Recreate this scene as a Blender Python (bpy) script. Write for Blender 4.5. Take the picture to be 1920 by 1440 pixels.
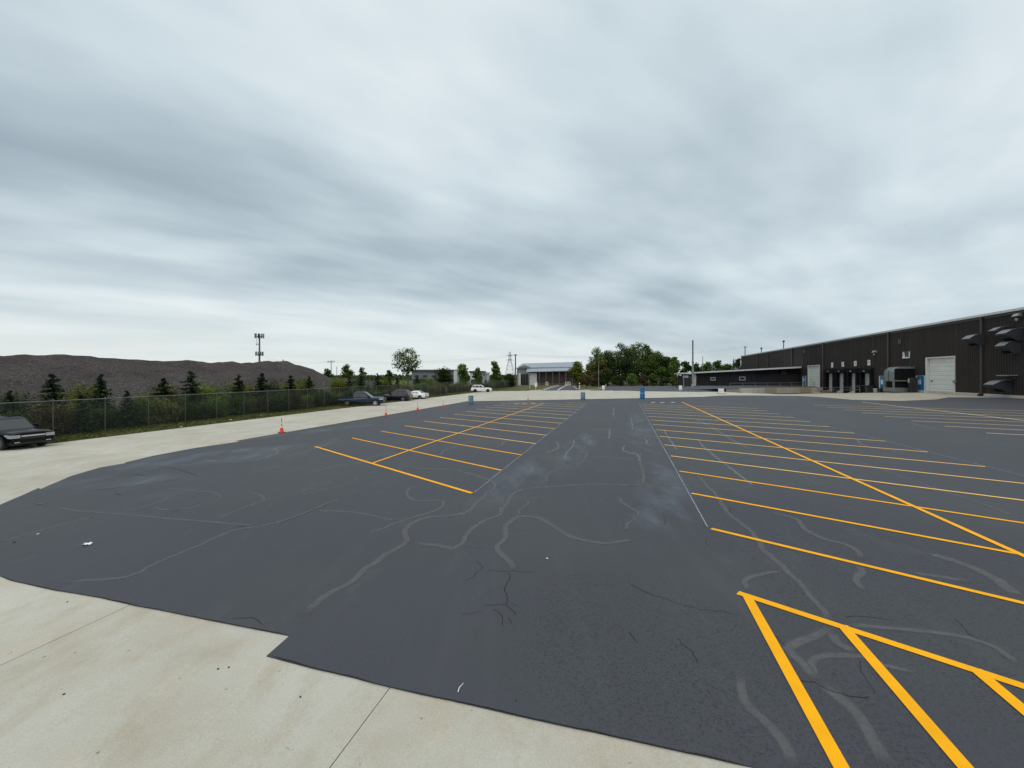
import bpy, bmesh, math, random
from mathutils import Vector, Matrix, noise

# ------------------------------------------------------------------ scene, camera, sky, sun, exposure
scene = bpy.context.scene
for o in list(bpy.data.objects): bpy.data.objects.remove(o)
C = scene.collection
F, H, HY = 800.0, 3.5, 704.6          # focal length (px of a 1920 wide picture), eye height, horizon row
cd = bpy.data.cameras.new('camera'); cam = bpy.data.objects.new('camera', cd); C.objects.link(cam)
cam.location = (0, 0, H); cam.rotation_euler = (math.pi/2, 0, 0)
cd.sensor_width = 36; cd.lens = 36*F/1920; cd.shift_y = -(720-HY)/1920
cd.clip_start = .05; cd.clip_end = 6000
scene.camera = cam
SUN_EL, SUN_AZ = math.radians(56), math.radians(-150)     # azimuth from +Y towards +X
vs = scene.view_settings
vs.view_transform = 'Standard'; vs.look = 'None'; vs.exposure = 0.1; vs.gamma = 1; vs.use_curve_mapping = False

world = bpy.data.worlds.new('World'); scene.world = world; world.use_nodes = True
def build_world():
    nt = world.node_tree; nt.nodes.clear(); L = nt.links.new
    def N(t, **k):
        n = nt.nodes.new(t)
        for a, b in k.items(): setattr(n, a, b)
        return n
    def math_(op, a, b=None, c=None, clamp=False):
        n = N('ShaderNodeMath', operation=op, use_clamp=clamp)
        for i, s in enumerate((a, b, c)):
            if s is None: continue
            if isinstance(s, (int, float)): n.inputs[i].default_value = s
            else: L(s, n.inputs[i])
        return n.outputs[0]
    out = N('ShaderNodeOutputWorld'); bg = N('ShaderNodeBackground'); bg.inputs[1].default_value = .1
    sky = N('ShaderNodeTexSky', sky_type='NISHITA', sun_disc=False)
    sky.sun_elevation = SUN_EL; sky.sun_rotation = SUN_AZ; sky.dust_density = 2.5
    tc = N('ShaderNodeTexCoord'); sp = N('ShaderNodeSeparateXYZ'); L(tc.outputs['Generated'], sp.inputs[0])
    zc = math_('ADD', math_('MAXIMUM', sp.outputs[2], 0.0), .12)
    u = math_('DIVIDE', sp.outputs[0], zc); v = math_('DIVIDE', sp.outputs[1], zc)
    ca, sa = math.cos(math.radians(40)), math.sin(math.radians(40))
    s = math_('ADD', math_('MULTIPLY', u, ca), math_('MULTIPLY', v, sa))
    p = math_('SUBTRACT', math_('MULTIPLY', v, ca), math_('MULTIPLY', u, sa))
    def noise_at(su, pv, off, scale, detail, rough):
        cv = N('ShaderNodeCombineXYZ'); L(math_('MULTIPLY', s, su), cv.inputs[0]); L(math_('MULTIPLY', p, pv), cv.inputs[1]); cv.inputs[2].default_value = off
        n = N('ShaderNodeTexNoise'); n.inputs['Scale'].default_value = scale; n.inputs['Detail'].default_value = detail; n.inputs['Roughness'].default_value = rough
        L(cv.outputs[0], n.inputs['Vector']); return n.outputs['Fac']
    warp = math_('MULTIPLY', math_('SUBTRACT', noise_at(.55, .75, 3.1, .9, 4, .5), .5), 1.7)
    pw = math_('ADD', p, warp)
    rp = N('ShaderNodeValToRGB'); rp.color_ramp.interpolation = 'B_SPLINE'
    el = rp.color_ramp.elements
    stops = [(-6, .72), (-3, .66), (-1, .74), (.3, .80), (1.0, .62), (1.7, .33), (2.35, .30), (3.1, .52), (3.9, .84), (4.8, .62), (6.5, .64), (9, .62)]
    el[0].position = 0; el[0].color = (stops[0][1],)*3+(1,); el[1].position = 1; el[1].color = (stops[-1][1],)*3+(1,)
    for q, b in stops[1:-1]:
        e = el.new((q+6)/15); e.color = (b, b, b, 1)
    L(math_('DIVIDE', math_('ADD', pw, 6), 15, clamp=True), rp.inputs[0])
    n1 = noise_at(.55, 1.1, 7.7, 1.25, 3, .45); n2 = noise_at(1.3, 2.2, 1.3, 1.5, 4, .5)
    b = math_('ADD', rp.outputs[0], math_('MULTIPLY', math_('SUBTRACT', n1, .5), 1.0))
    b = math_('ADD', b, math_('MULTIPLY', math_('SUBTRACT', n2, .5), .34))
    hb = math_('ADD', .42, math_('MULTIPLY', math_('DIVIDE', p, 5.0, clamp=True), .40))
    # low air: pale and even towards the horizon
    hz = math_('POWER', math_('SUBTRACT', 1.0, math_('MINIMUM', math_('MULTIPLY', math_('MAXIMUM', sp.outputs[2], 0.0), 3.4), 1.0)), 1.8)
    b = math_('ADD', math_('MULTIPLY', b, math_('SUBTRACT', 1.0, math_('MULTIPLY', hz, .8))), math_('MULTIPLY', hz, math_('MULTIPLY', hb, .8)))
    cr = N('ShaderNodeValToRGB'); e = cr.color_ramp.elements
    e[0].position = .05; e[0].color = (.275, .34, .395, 1); e[1].position = .95; e[1].color = (.88, .93, .95, 1)
    x = e.new(.35); x.color = (.40, .49, .55, 1); x = e.new(.62); x.color = (.60, .695, .74, 1)
    L(b, cr.inputs[0])
    cm = N('ShaderNodeMix', data_type='RGBA'); cm.inputs['B'].default_value = (.76, .795, .75, 1); L(cr.outputs[0], cm.inputs['A']); L(math_('MULTIPLY', hz, math_('MULTIPLY', math_('DIVIDE', math_('SUBTRACT', p, 1.5), 4.0, clamp=True), .65)), cm.inputs['Factor'])
    sc = N('ShaderNodeVectorMath', operation='SCALE'); L(cm.outputs['Result'], sc.inputs[0]); sc.inputs['Scale'].default_value = 10.0
    mx = N('ShaderNodeMix', data_type='RGBA'); mx.inputs['Factor'].default_value = .93
    L(sky.outputs[0], mx.inputs['A']); L(sc.outputs[0], mx.inputs['B'])
    L(mx.outputs['Result'], bg.inputs[0]); L(bg.outputs[0], out.inputs[0])
build_world()
sl = bpy.data.lights.new('sun', 'SUN'); sl.energy = 1.2; sl.angle = math.radians(40); sl.color = (1, .965, .9)
sun = bpy.data.objects.new('sun', sl); C.objects.link(sun)
sun.rotation_euler = Vector((-math.sin(SUN_AZ)*math.cos(SUN_EL), -math.cos(SUN_AZ)*math.cos(SUN_EL), -math.sin(SUN_EL))).to_track_quat('-Z', 'Y').to_euler()

# ------------------------------------------------------------------ the lay of the land
TH = math.atan(212/800); SU, CU = math.sin(TH), math.cos(TH)   # the aisle runs TH right of +Y
S_, G_ = .0206, -.0021
def W(a, b): return (a*SU + b*CU, a*CU - b*SU)                  # along the aisle, to its right -> world
def AB(X, Y): return (X*SU + Y*CU, X*CU - Y*SU)
def sm(x, a, b):
    t = min(1, max(0, (x-a)/(b-a))); return t*t*(3-2*t)
def gz(X, Y):
    a, b = AB(X, Y)
    z = S_*max(-60, min(85, X)) + G_*max(-40, min(200, Y))
    w = sm(a, 100, 185); z = z*(1-w) + -.5*w
    d = -.85*(a-90) + .526*(b-19)                               # distance in front of the retaining wall
    k = (1-sm(d, 1, 27))*sm(d, -6, -2)*sm(b, 13, 27)            # the yard dips towards the docks
    return z*(1-k) + .02*k
def at(x, y):                                                   # a spot on the lot seen at pixel x, y of the 1920 picture
    dx = (x-960)/F; t = H/((y-HY)/F + S_*dx + G_)
    return dx*t, t
def far(x, t): return ((x-960)/F*t, t)                          # a spot in the direction x at distance t
def zat(y, t): return H - (y-HY)/F*t

R = random.Random(11)
ORD = ['first', 'second', 'third', 'fourth', 'fifth', 'sixth', 'seventh', 'eighth', 'ninth', 'tenth', 'eleventh', 'twelfth', 'thirteenth', 'fourteenth', 'fifteenth',
       'sixteenth', 'seventeenth', 'eighteenth', 'nineteenth', 'twentieth'] 
ORD += ['twenty-'+o for o in ORD[:9]] + ['thirtieth'] + ['thirty-'+o for o in ORD[:9]] + ['fortieth'] + ['forty-'+o for o in ORD[:9]]

# ------------------------------------------------------------------ materials
def srgb(r, g, b):
    f = lambda c: (c/255/12.92 if c/255 <= .04045 else ((c/255+.055)/1.055)**2.4)
    return (f(r), f(g), f(b))
class NT:
    def __init__(s, name):
        s.m = bpy.data.materials.new(name); s.m.use_nodes = True; s.t = s.m.node_tree; s.t.nodes.clear()
        s.out = s.n('ShaderNodeOutputMaterial'); s.b = s.n('ShaderNodeBsdfPrincipled'); s.l(s.b.outputs[0], s.out.inputs[0])
        s.tc = s.n('ShaderNodeTexCoord')
    def n(s, t, **k):
        x = s.t.nodes.new(t)
        for a, b in k.items(): setattr(x, a, b)
        return x
    def l(s, a, b): s.t.links.new(a, b)
    def noise(s, scale, detail=4, rough=.55, vec=None, dim=None):
        x = s.n('ShaderNodeTexNoise'); x.inputs['Scale'].default_value = scale; x.inputs['Detail'].default_value = detail; x.inputs['Roughness'].default_value = rough
        s.l(vec if vec is not None else s.tc.outputs['Object'], x.inputs['Vector']); return x.outputs['Fac']
    def ramp(s, fac, stops, interp='LINEAR'):
        x = s.n('ShaderNodeValToRGB'); x.color_ramp.interpolation = interp; e = x.color_ramp.elements
        e[0].position, c0 = stops[0]; e[1].position, c1 = stops[-1]
        e[0].color = tuple(c0)+(1,); e[1].color = tuple(c1)+(1,)
        for p, c in stops[1:-1]:
            q = e.new(p); q.color = tuple(c)+(1,)
        s.l(fac, x.inputs[0]); return x.outputs[0]
    def mix(s, fac, a, b, mode='MIX'):
        x = s.n('ShaderNodeMix', data_type='RGBA', blend_type=mode)
        for sock, v in (('Factor', fac), ('A', a), ('B', b)):
            if isinstance(v, (int, float)): x.inputs[sock].default_value = v
            elif isinstance(v, tuple): x.inputs[sock].default_value = v+(1,) if len(v) == 3 else v
            else: s.l(v, x.inputs[sock])
        return x.outputs['Result']
    def math(s, op, a, b=None, clamp=False):
        x = s.n('ShaderNodeMath', operation=op, use_clamp=clamp)
        for i, v in enumerate((a, b)):
            if v is None: continue
            if isinstance(v, (int, float)): x.inputs[i].default_value = v
            else: s.l(v, x.inputs[i])
        return x.outputs[0]
    def mapping(s, scale=(1, 1, 1), rot=(0, 0, 0), loc=(0, 0, 0), vec=None):
        x = s.n('ShaderNodeMapping'); x.inputs['Scale'].default_value = scale; x.inputs['Rotation'].default_value = rot; x.inputs['Location'].default_value = loc
        s.l(vec if vec is not None else s.tc.outputs['Object'], x.inputs[0]); return x.outputs[0]
    def bump(s, h, strength=.3, dist=.02):
        x = s.n('ShaderNodeBump'); x.inputs['Strength'].default_value = strength; x.inputs['Distance'].default_value = dist
        s.l(h, x.inputs['Height']); s.l(x.outputs[0], s.b.inputs['Normal'])
    def set(s, color=None, rough=None, metal=None, spec=None, coat=None):
        for k, v in (('Base Color', color), ('Roughness', rough), ('Metallic', metal), ('Specular IOR Level', spec), ('Coat Weight', coat)):
            if v is None: continue
            if isinstance(v, (int, float)): s.b.inputs[k].default_value = v
            elif isinstance(v, tuple): s.b.inputs[k].default_value = v+(1,)
            else: s.l(v, s.b.inputs[k])
        return s.m
MAT = {}
def plain(name, col, rough=.6, metal=0, vary=.18, scale=3, spec=.5, coat=0, bump=0):
    t = NT(name); n = t.noise(scale, 5, .6); 
    lo = tuple(c*(1-vary) for c in col); hi = tuple(min(1, c*(1+vary)) for c in col)
    t.set(t.ramp(n, [(.3, lo), (.7, hi)]), rough, metal, spec, coat)
    if bump: t.bump(t.noise(scale*8, 4, .6), bump, .02)
    MAT[name] = t.m; return t.m

def mk_asphalt():
    t = NT('asphalt'); pos = t.n('ShaderNodeNewGeometry').outputs['Position']
    big = t.noise(.16, 3, .5, vec=pos); mid = t.noise(1.1, 5, .6, vec=pos); fine = t.noise(42, 3, .7, vec=pos); gr = t.noise(150, 2, .6, vec=pos)
    col = t.ramp(big, [(.36, (.047, .049, .061)), (.5, (.048, .051, .060)), (.64, (.050, .056, .057))])
    col = t.mix(t.math('MULTIPLY', t.math('SUBTRACT', mid, .42, True), 1.3, True), col, (.062, .065, .075))
    def blot(cx, cy, rx, ry, ang):
        # local ellipse falloff
        m = t.n('ShaderNodeMapping'); m.vector_type = 'TEXTURE'; m.inputs['Location'].default_value = (cx, cy, 0); m.inputs['Rotation'].default_value = (0, 0, ang); m.inputs['Scale'].default_value = (rx, ry, 100)
        t.l(pos, m.inputs[0]); le = t.n('ShaderNodeVectorMath', operation='LENGTH'); t.l(m.outputs[0], le.inputs[0])
        return t.math('SUBTRACT', 1.0, le.outputs['Value'], True)
    # worn wheel tracks where the stones show: dark pits
    mask = t.math('MULTIPLY', t.ramp(t.noise(.22, 4, .6, vec=t.mapping((1, 1, 1), loc=(13, 4, 0), vec=pos)), [(.45, (0, 0, 0)), (.62, (1, 1, 1))]), t.ramp(fine, [(.3, (1, 1, 1)), (.46, (0, 0, 0))]))
    wear = None
    for (c_, r_) in ((at(1180, 1190), 2.2), (at(1330, 1230), 2.0), (at(1500, 1330), 1.6), (at(1780, 1180), 3.0), (at(1560, 1010), 4.0)):
        q_ = blot(c_[0], c_[1], r_, r_*1.3, .4); wear = q_ if wear is None else t.math('MAXIMUM', wear, q_)
    mask = t.math('MAXIMUM', mask, t.math('MULTIPLY', t.ramp(wear, [(0, (0, 0, 0)), (.5, (1, 1, 1))]), t.ramp(t.noise(30, 4, .75, vec=pos), [(.36, (1, 1, 1)), (.50, (0, 0, 0))])))
    col = t.mix(t.math('MULTIPLY', mask, .7), col, (.014, .015, .018))
    # sweeping streaks along the rows
    st = t.noise(1, 5, .62, vec=t.mapping((2.6, .14, 1), rot=(0, 0, TH), vec=pos))
    col = t.mix(t.math('MULTIPLY', t.ramp(st, [(.52, (0, 0, 0)), (.74, (1, 1, 1))]), .16), col, (.085, .091, .10))
    # pale dusty bloom, and bluish chalk scuffs at a few spots
    du = t.noise(.9, 8, .74, vec=t.mapping((1, .35, 1), rot=(0, 0, TH+.5), loc=(2, 9, 0), vec=pos))
    acc = None
    spots = [(at(360, 862), 5.5, 2.0, .25), (at(470, 845), 6, 1.4, .5), (at(210, 905), 3.5, 1.3, .1), (at(975, 895), 1.1, 4.5, -TH), (at(1235, 905), .9, 5, -TH), (at(1240, 970), 1.0, 1.1, 0), (at(1085, 838), .9, 7, -TH),
             (at(1200, 800), 1.0, 14, -TH), (at(1520, 745), 8, 3.2, -.2), (at(560, 812), 10, 1.0, .9)]
    for (c, rx, ry, an) in spots:
        q = blot(c[0], c[1], rx, ry, an); acc = q if acc is None else t.math('MAXIMUM', acc, q)
    f = t.math('MULTIPLY', t.ramp(acc, [(0, (0, 0, 0)), (.55, (1, 1, 1))]), t.ramp(du, [(.44, (0, 0, 0)), (.70, (1, 1, 1))]))
    col = t.mix(t.math('MULTIPLY', f, .6), col, (.125, .155, .19))
    col = t.mix(t.math('MULTIPLY', t.ramp(du, [(.58, (0, 0, 0)), (.8, (1, 1, 1))]), .35), col, (.12, .125, .135))
    col = t.mix(.85, col, t.ramp(gr, [(.25, (.3, .3, .3)), (.75, (.72, .72, .72))]), 'OVERLAY')
    ro = t.math('ADD', t.math('MULTIPLY', mid, .2), .62)
    t.set(col, ro, 0, .36)
    t.bump(t.math('ADD', t.math('MULTIPLY', fine, .6), gr), .35, .006)
    MAT['asphalt'] = t.m
mk_asphalt()
def mk_concrete(name, tint, drift=1.0):
    t = NT(name); pos = t.n('ShaderNodeNewGeometry').outputs['Position']; oi = t.n('ShaderNodeObjectInfo')
    big = t.noise(.5, 5, .6, vec=pos); mid = t.noise(2.6, 6, .65, vec=t.mapping((1, .55, 1), rot=(0, 0, .6), vec=pos)); fine = t.noise(60, 4, .7, vec=pos)
    c = lambda k, w=0: tuple(x*k*(1+w*s) for x, s in zip(tint, (1, .2, -1)))
    col = t.ramp(big, [(.3, c(.84, .04)), (.5, c(1.0)), (.7, c(1.12, -.03))])
    col = t.mix(t.math('MULTIPLY', t.ramp(mid, [(.48, (0, 0, 0)), (.72, (1, 1, 1))]), .55), col, c(.70, .12))
    rust = t.noise(.9, 4, .6, vec=t.mapping((1, 1, 1), loc=(7, 3, 0), vec=pos))
    col = t.mix(t.math('MULTIPLY', t.ramp(rust, [(.55, (0, 0, 0)), (.75, (1, 1, 1))]), .4), col, c(.82, .22))
    col = t.mix(.28, col, t.ramp(fine, [(.3, (.25, .25, .25)), (.7, (.75, .75, .75))]), 'OVERLAY')
    tone = t.math('ADD', t.math('MULTIPLY', oi.outputs['Random'], .09), .955)
    hsv = t.n('ShaderNodeHueSaturation'); t.l(col, hsv.inputs['Color']); t.l(tone, hsv.inputs['Value'])
    sp = t.ramp(t.noise(9, 2, .5, vec=pos), [(.2, (.45, .45, .45)), (.27, (1, 1, 1))])
    t.set(t.mix(1.0, hsv.outputs[0], sp, 'MULTIPLY'), .88, 0, .3); t.bump(fine, .35, .004)
    MAT[name] = t.m
mk_concrete('concrete', (.45, .425, .36)); mk_concrete('apron_concrete', (.36, .325, .265)); mk_concrete('footing_concrete', (.40, .38, .34))
def mk_paint(name, col, wear):
    t = NT(name); pos = t.n('ShaderNodeNewGeometry').outputs['Position']
    n = t.noise(24, 6, .7, vec=pos); g = t.noise(3, 4, .6, vec=pos)
    c = t.ramp(g, [(.3, tuple(x*.86 for x in col)), (.7, col)])
    f = t.ramp(n, [(wear-.06, (1, 1, 1)), (wear+.03, (0, 0, 0))])
    c = t.mix(f, c, (.07, .07, .072)); t.set(c, .65, 0, .15); t.bump(n, .3, .004)
    MAT[name] = t.m
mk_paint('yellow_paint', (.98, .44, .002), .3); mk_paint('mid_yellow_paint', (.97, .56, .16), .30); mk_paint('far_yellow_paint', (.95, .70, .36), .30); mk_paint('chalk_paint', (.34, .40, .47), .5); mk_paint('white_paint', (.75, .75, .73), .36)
def mk_fade(name, col, amount, rough):
    t = NT(name); pos = t.n('ShaderNodeNewGeometry').outputs['Position']
    at_ = t.n('ShaderNodeAttribute'); at_.attribute_name = 'fade'
    n = t.noise(7, 6, .7, vec=pos); k = t.math('MULTIPLY', at_.outputs['Fac'], t.math('ADD', t.math('MULTIPLY', n, .8), .5), True)
    t.set(t.ramp(t.noise(35, 4, .7, vec=pos), [(.3, tuple(c*.75 for c in col)), (.7, col)]), rough, 0, .3)
    tr = t.n('ShaderNodeBsdfTransparent'); ms = t.n('ShaderNodeMixShader')
    t.l(t.math('MULTIPLY', k, amount, True), ms.inputs[0]); t.l(tr.outputs[0], ms.inputs[1]); t.l(t.b.outputs[0], ms.inputs[2]); t.l(ms.outputs[0], t.out.inputs[0])
    MAT[name] = t.m
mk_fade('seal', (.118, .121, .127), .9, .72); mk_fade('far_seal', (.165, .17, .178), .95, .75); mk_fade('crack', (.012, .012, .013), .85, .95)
def mk_ground():
    t = NT('grass_ground'); pos = t.n('ShaderNodeNewGeometry').outputs['Position']
    a = t.noise(.12, 5, .6, vec=pos); b = t.noise(2.2, 6, .7, vec=pos); c = t.noise(30, 3, .7, vec=pos)
    col = t.ramp(a, [(.35, (.055, .068, .022)), (.55, (.095, .095, .036)), (.7, (.13, .115, .055))])
    col = t.mix(t.math('MULTIPLY', t.ramp(b, [(.5, (0, 0, 0)), (.75, (1, 1, 1))]), .6), col, (.16, .13, .075))
    col = t.mix(.6, col, t.ramp(c, [(.25, (.2, .2, .2)), (.75, (.75, .75, .75))]), 'OVERLAY')
    t.set(col, .95, 0, .15); t.bump(t.math('ADD', b, c), .8, .08); MAT['grass_ground'] = t.m
mk_ground()
def mk_mound():
    t = NT('mound_dirt'); pos = t.n('ShaderNodeNewGeometry').outputs['Position']
    a = t.noise(.25, 6, .7, vec=pos); b = t.noise(2.5, 6, .75, vec=pos); vo = t.n('ShaderNodeTexVoronoi'); vo.inputs['Scale'].default_value = 3.2; t.l(pos, vo.inputs['Vector'])
    col = t.ramp(a, [(.3, (.050, .043, .041)), (.55, (.078, .067, .063)), (.75, (.100, .086, .080))])
    col = t.mix(.8, col, t.ramp(b, [(.3, (.2, .2, .2)), (.7, (.78, .78, .78))]), 'OVERLAY')
    pale = t.math('MULTIPLY', t.ramp(t.noise(5.5, 2, .5, vec=pos), [(.64, (0, 0, 0)), (.68, (1, 1, 1))]), t.ramp(t.noise(.13, 3, .5, vec=pos), [(.45, (0, 0, 0)), (.6, (1, 1, 1))]))
    col = t.mix(pale, col, (.30, .26, .23)); t.set(col, .95, 0, .2); t.bump(t.math('ADD', b, vo.outputs['Distance']), 1.0, .3); MAT['mound_dirt'] = t.m
mk_mound()
def mk_leaf(name, dark, mid, light, trans=.12):
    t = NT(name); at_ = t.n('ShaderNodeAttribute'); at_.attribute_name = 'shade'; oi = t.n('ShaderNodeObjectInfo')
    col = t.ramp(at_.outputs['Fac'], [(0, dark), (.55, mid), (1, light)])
    h = t.n('ShaderNodeHueSaturation'); t.l(col, h.inputs['Color'])
    t.l(t.math('ADD', t.math('MULTIPLY', oi.outputs['Random'], .022), .492), h.inputs['Hue']); t.l(t.math('ADD', t.math('MULTIPLY', oi.outputs['Random'], .5), .75), h.inputs['Value'])
    t.set(h.outputs[0], .8, 0, 0.0)
    tl = t.n('ShaderNodeBsdfTranslucent'); t.l(h.outputs[0], tl.inputs[0]); ms = t.n('ShaderNodeMixShader'); ms.inputs[0].default_value = trans
    t.l(t.b.outputs[0], ms.inputs[1]); t.l(tl.outputs[0], ms.inputs[2]); t.l(ms.outputs[0], t.out.inputs[0]); MAT[name] = t.m
mk_leaf('leaf_dark', (.018, .030, .012), (.042, .064, .022), (.078, .105, .034))
mk_leaf('leaf_mid', (.034, .056, .013), (.090, .132, .032), (.155, .205, .052))
mk_leaf('leaf_olive', (.045, .052, .016), (.11, .115, .038), (.18, .175, .065))
mk_leaf('leaf_yellow', (.062, .078, .014), (.145, .172, .03), (.23, .26, .055))
mk_leaf('leaf_brown', (.035, .026, .014), (.075, .055, .030), (.12, .09, .05))
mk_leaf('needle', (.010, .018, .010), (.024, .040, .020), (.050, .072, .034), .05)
mk_leaf('grass_blade', (.05, .06, .018), (.10, .105, .035), (.19, .17, .075))
plain('bark', (.075, .06, .047), .95, vary=.4, scale=8, bump=.5)
plain('galv', (.34, .36, .36), .5, .6); plain('galv_dull', (.16, .17, .155), .65, .2); plain('fence_wire', (.10, .11, .10), .6, .3)
plain('black_plastic', (.012, .012, .013), .55); plain('rubber', (.014, .014, .014), .9, vary=.3); plain('dark_metal', (.03, .03, .032), .5, .4)
plain('glass', (.022, .03, .032), .06, 0, vary=.05, spec=.8); plain('chrome', (.75, .77, .8), .14, 1, vary=.04)
plain('rim', (.42, .43, .45), .3, .8, vary=.08); plain('lamp', (.42, .44, .47), .12, .2, vary=.25, scale=20, spec=.8); plain('tail_lamp', (.30, .012, .014), .2, vary=.2, spec=.7)
plain('paint_black', (.002, .0025, .005), .18, 0, vary=.05, spec=.22, coat=0); plain('paint_blue', (.010, .021, .042), .25, 0, vary=.08, spec=.3, coat=.1)
plain('paint_maroon', (.008, .007, .011), .25, .1, vary=.08, spec=.4, coat=.3); plain('paint_white', (.72, .72, .70), .3, 0, vary=.03, coat=.8)
plain('orange_plastic', (.78, .045, .012), .5, vary=.12); plain('white_plastic', (.80, .80, .79), .5, vary=.05); plain('reflective_white', (.7, .66, .62), .4, vary=.1)
plain('drum_pale_blue', (.13, .235, .295), .5, vary=.2); plain('drum_blue', (.012, .13, .32), .45, vary=.15)
plain('siding', (.026, .021, .019), .6, 0, vary=.12, scale=.6, spec=.2); plain('low_siding', (.015, .013, .016), .6, 0, spec=.2, vary=.15, scale=.6); plain('trim_dark', (.045, .038, .036), .5, .2); plain('roof_trim', (.52, .53, .53), .45, .2)
plain('white_door', (.56, .575, .54), .5, vary=.06, scale=2); plain('door_frame', (.52, .52, .48), .55, vary=.1); plain('dock_grey', (.36, .365, .36), .55, vary=.2)
plain('pad_black', (.008, .008, .010), .9, vary=.3, spec=.08); plain('sign_white', (.66, .66, .64), .5, vary=.05); plain('door_blue', (.010, .115, .25), .45, vary=.12); plain('notice_white', (.45, .58, .72), .4, vary=.08)
plain('hood_dark', (.035, .040, .044), .6, .1, spec=.2); plain('hood_metal', (.20, .215, .225), .5, .2, vary=.15); plain('compactor_grey', (.15, .175, .175), .45, .3, vary=.2); plain('rust_brown', (.12, .075, .055), .8, vary=.3, scale=5)
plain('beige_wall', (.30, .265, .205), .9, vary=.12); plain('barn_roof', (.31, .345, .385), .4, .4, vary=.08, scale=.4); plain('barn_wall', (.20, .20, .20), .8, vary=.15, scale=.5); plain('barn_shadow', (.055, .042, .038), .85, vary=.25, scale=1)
plain('barn_white', (.5, .48, .46), .8); plain('far_grey', (.14, .155, .175), .7, vary=.1, scale=.2); plain('far_roof', (.055, .06, .068), .7); plain('far_white', (.50, .52, .52), .7); plain('far_dark', (.025, .028, .03), .6)
plain('wood_pole', (.13, .115, .10), .9, vary=.25, scale=4); plain('wire', (.06, .06, .062), .7); plain('steel_pole', (.30, .31, .30), .5, .5); plain('sign_cream', (.62, .58, .46), .6); plain('post_yellow', (.55, .43, .17), .6); plain('rail_blue', (.10, .16, .20), .5, .2)
plain('paper', (.85, .86, .88), .7, vary=.03); plain('pebble', (.03, .028, .027), .9, vary=.4, scale=30); plain('twig', (.42, .42, .42), .8); plain('kerb', (.36, .34, .29), .85, bump=.2); plain('soil', (.045, .036, .026), .95, vary=.3)

# ------------------------------------------------------------------ mesh helpers
class MB:
    def __init__(s): s.v = []; s.f = []
    def add(s, vs, fs):
        k = len(s.v); s.v += [tuple(v) for v in vs]; s.f += [tuple(i+k for i in f) for f in fs]; return s
    def box(s, x0, x1, y0, y1, z0, z1):
        return s.add([(x0, y0, z0), (x1, y0, z0), (x1, y1, z0), (x0, y1, z0), (x0, y0, z1), (x1, y0, z1), (x1, y1, z1), (x0, y1, z1)],
                     [(0, 3, 2, 1), (4, 5, 6, 7), (0, 1, 5, 4), (1, 2, 6, 5), (2, 3, 7, 6), (3, 0, 4, 7)])
    def tube(s, p, q, r0, r1=None, n=8):
        r1 = r0 if r1 is None else r1; p, q = Vector(p), Vector(q); d = (q-p).normalized()
        e = d.orthogonal().normalized(); g = d.cross(e); vs = []
        for c, r in ((p, r0), (q, r1)):
            for i in range(n):
                w = 2*math.pi*i/n; vs.append(c + e*math.cos(w)*r + g*math.sin(w)*r)
        return s.add(vs, [(i, (i+1) % n, n+(i+1) % n, n+i) for i in range(n)] + [tuple(range(n-1, -1, -1)), tuple(range(n, 2*n))])
    def lathe(s, prof, n=16, c=(0, 0, 0)):
        vs = []
        for r, z in prof:
            for i in range(n):
                w = 2*math.pi*i/n; vs.append((c[0]+r*math.cos(w), c[1]+r*math.sin(w), c[2]+z))
        fs = [(k*n+i, k*n+(i+1) % n, (k+1)*n+(i+1) % n, (k+1)*n+i) for k in range(len(prof)-1) for i in range(n)]
        return s.add(vs, fs + [tuple(range(n-1, -1, -1)), tuple(range((len(prof)-1)*n, len(prof)*n))])
    def prism(s, poly, axis, lo, hi):          # polygon in the two other axes, pushed along axis
        def P(u, v, w): return {'x': (w, u, v), 'y': (u, w, v), 'z': (u, v, w)}[axis]
        n = len(poly)
        return s.add([P(u, v, lo) for u, v in poly] + [P(u, v, hi) for u, v in poly],
                     [tuple(range(n)), tuple(range(2*n-1, n-1, -1))] + [(i, i+n, (i+1) % n+n, (i+1) % n) for i in range(n)])
    def mesh(s, name, mat, smooth=False, recalc=True):
        me = bpy.data.meshes.new(name); me.from_pydata(s.v, [], s.f); me.materials.append(MAT[mat])
        if recalc:
            bm = bmesh.new(); bm.from_mesh(me); bmesh.ops.recalc_face_normals(bm, faces=bm.faces); bm.to_mesh(me); bm.free()
        if smooth:
            me.polygons.foreach_set('use_smooth', [True]*len(me.polygons))
            try: me.set_sharp_from_angle(angle=math.radians(38))
            except Exception: pass
        return me
    def build(s, name, mat, parent=None, smooth=False, recalc=True):
        return link(name, s.mesh(name, mat, smooth, recalc), parent)
def link(name, me, parent=None, loc=None, rz=None):
    o = bpy.data.objects.new(name, me); C.objects.link(o)
    if parent: o.parent = parent
    if loc is not None: o.location = loc
    if rz is not None: o.rotation_euler = (0, 0, rz)
    return o
def tag(o, label=None, cat=None, group=None, kind=None):
    for k, v in (('label', label), ('category', cat), ('group', group), ('kind', kind)):
        if v: o[k] = v
    return o
def empty(name, loc=(0, 0, 0), rz=0, **k): 
    o = link(name, None, None, loc, rz); o.empty_display_size = .2
    return tag(o, **k)
def ground(X, Y, dz=0): return (X, Y, gz(X, Y)+dz)
def copy_tree(o, parent=None):
    c = o.copy(); C.objects.link(c); c.parent = parent
    for ch in [x for x in C.objects if x.parent == o]: copy_tree(ch, c)
    return c

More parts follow.
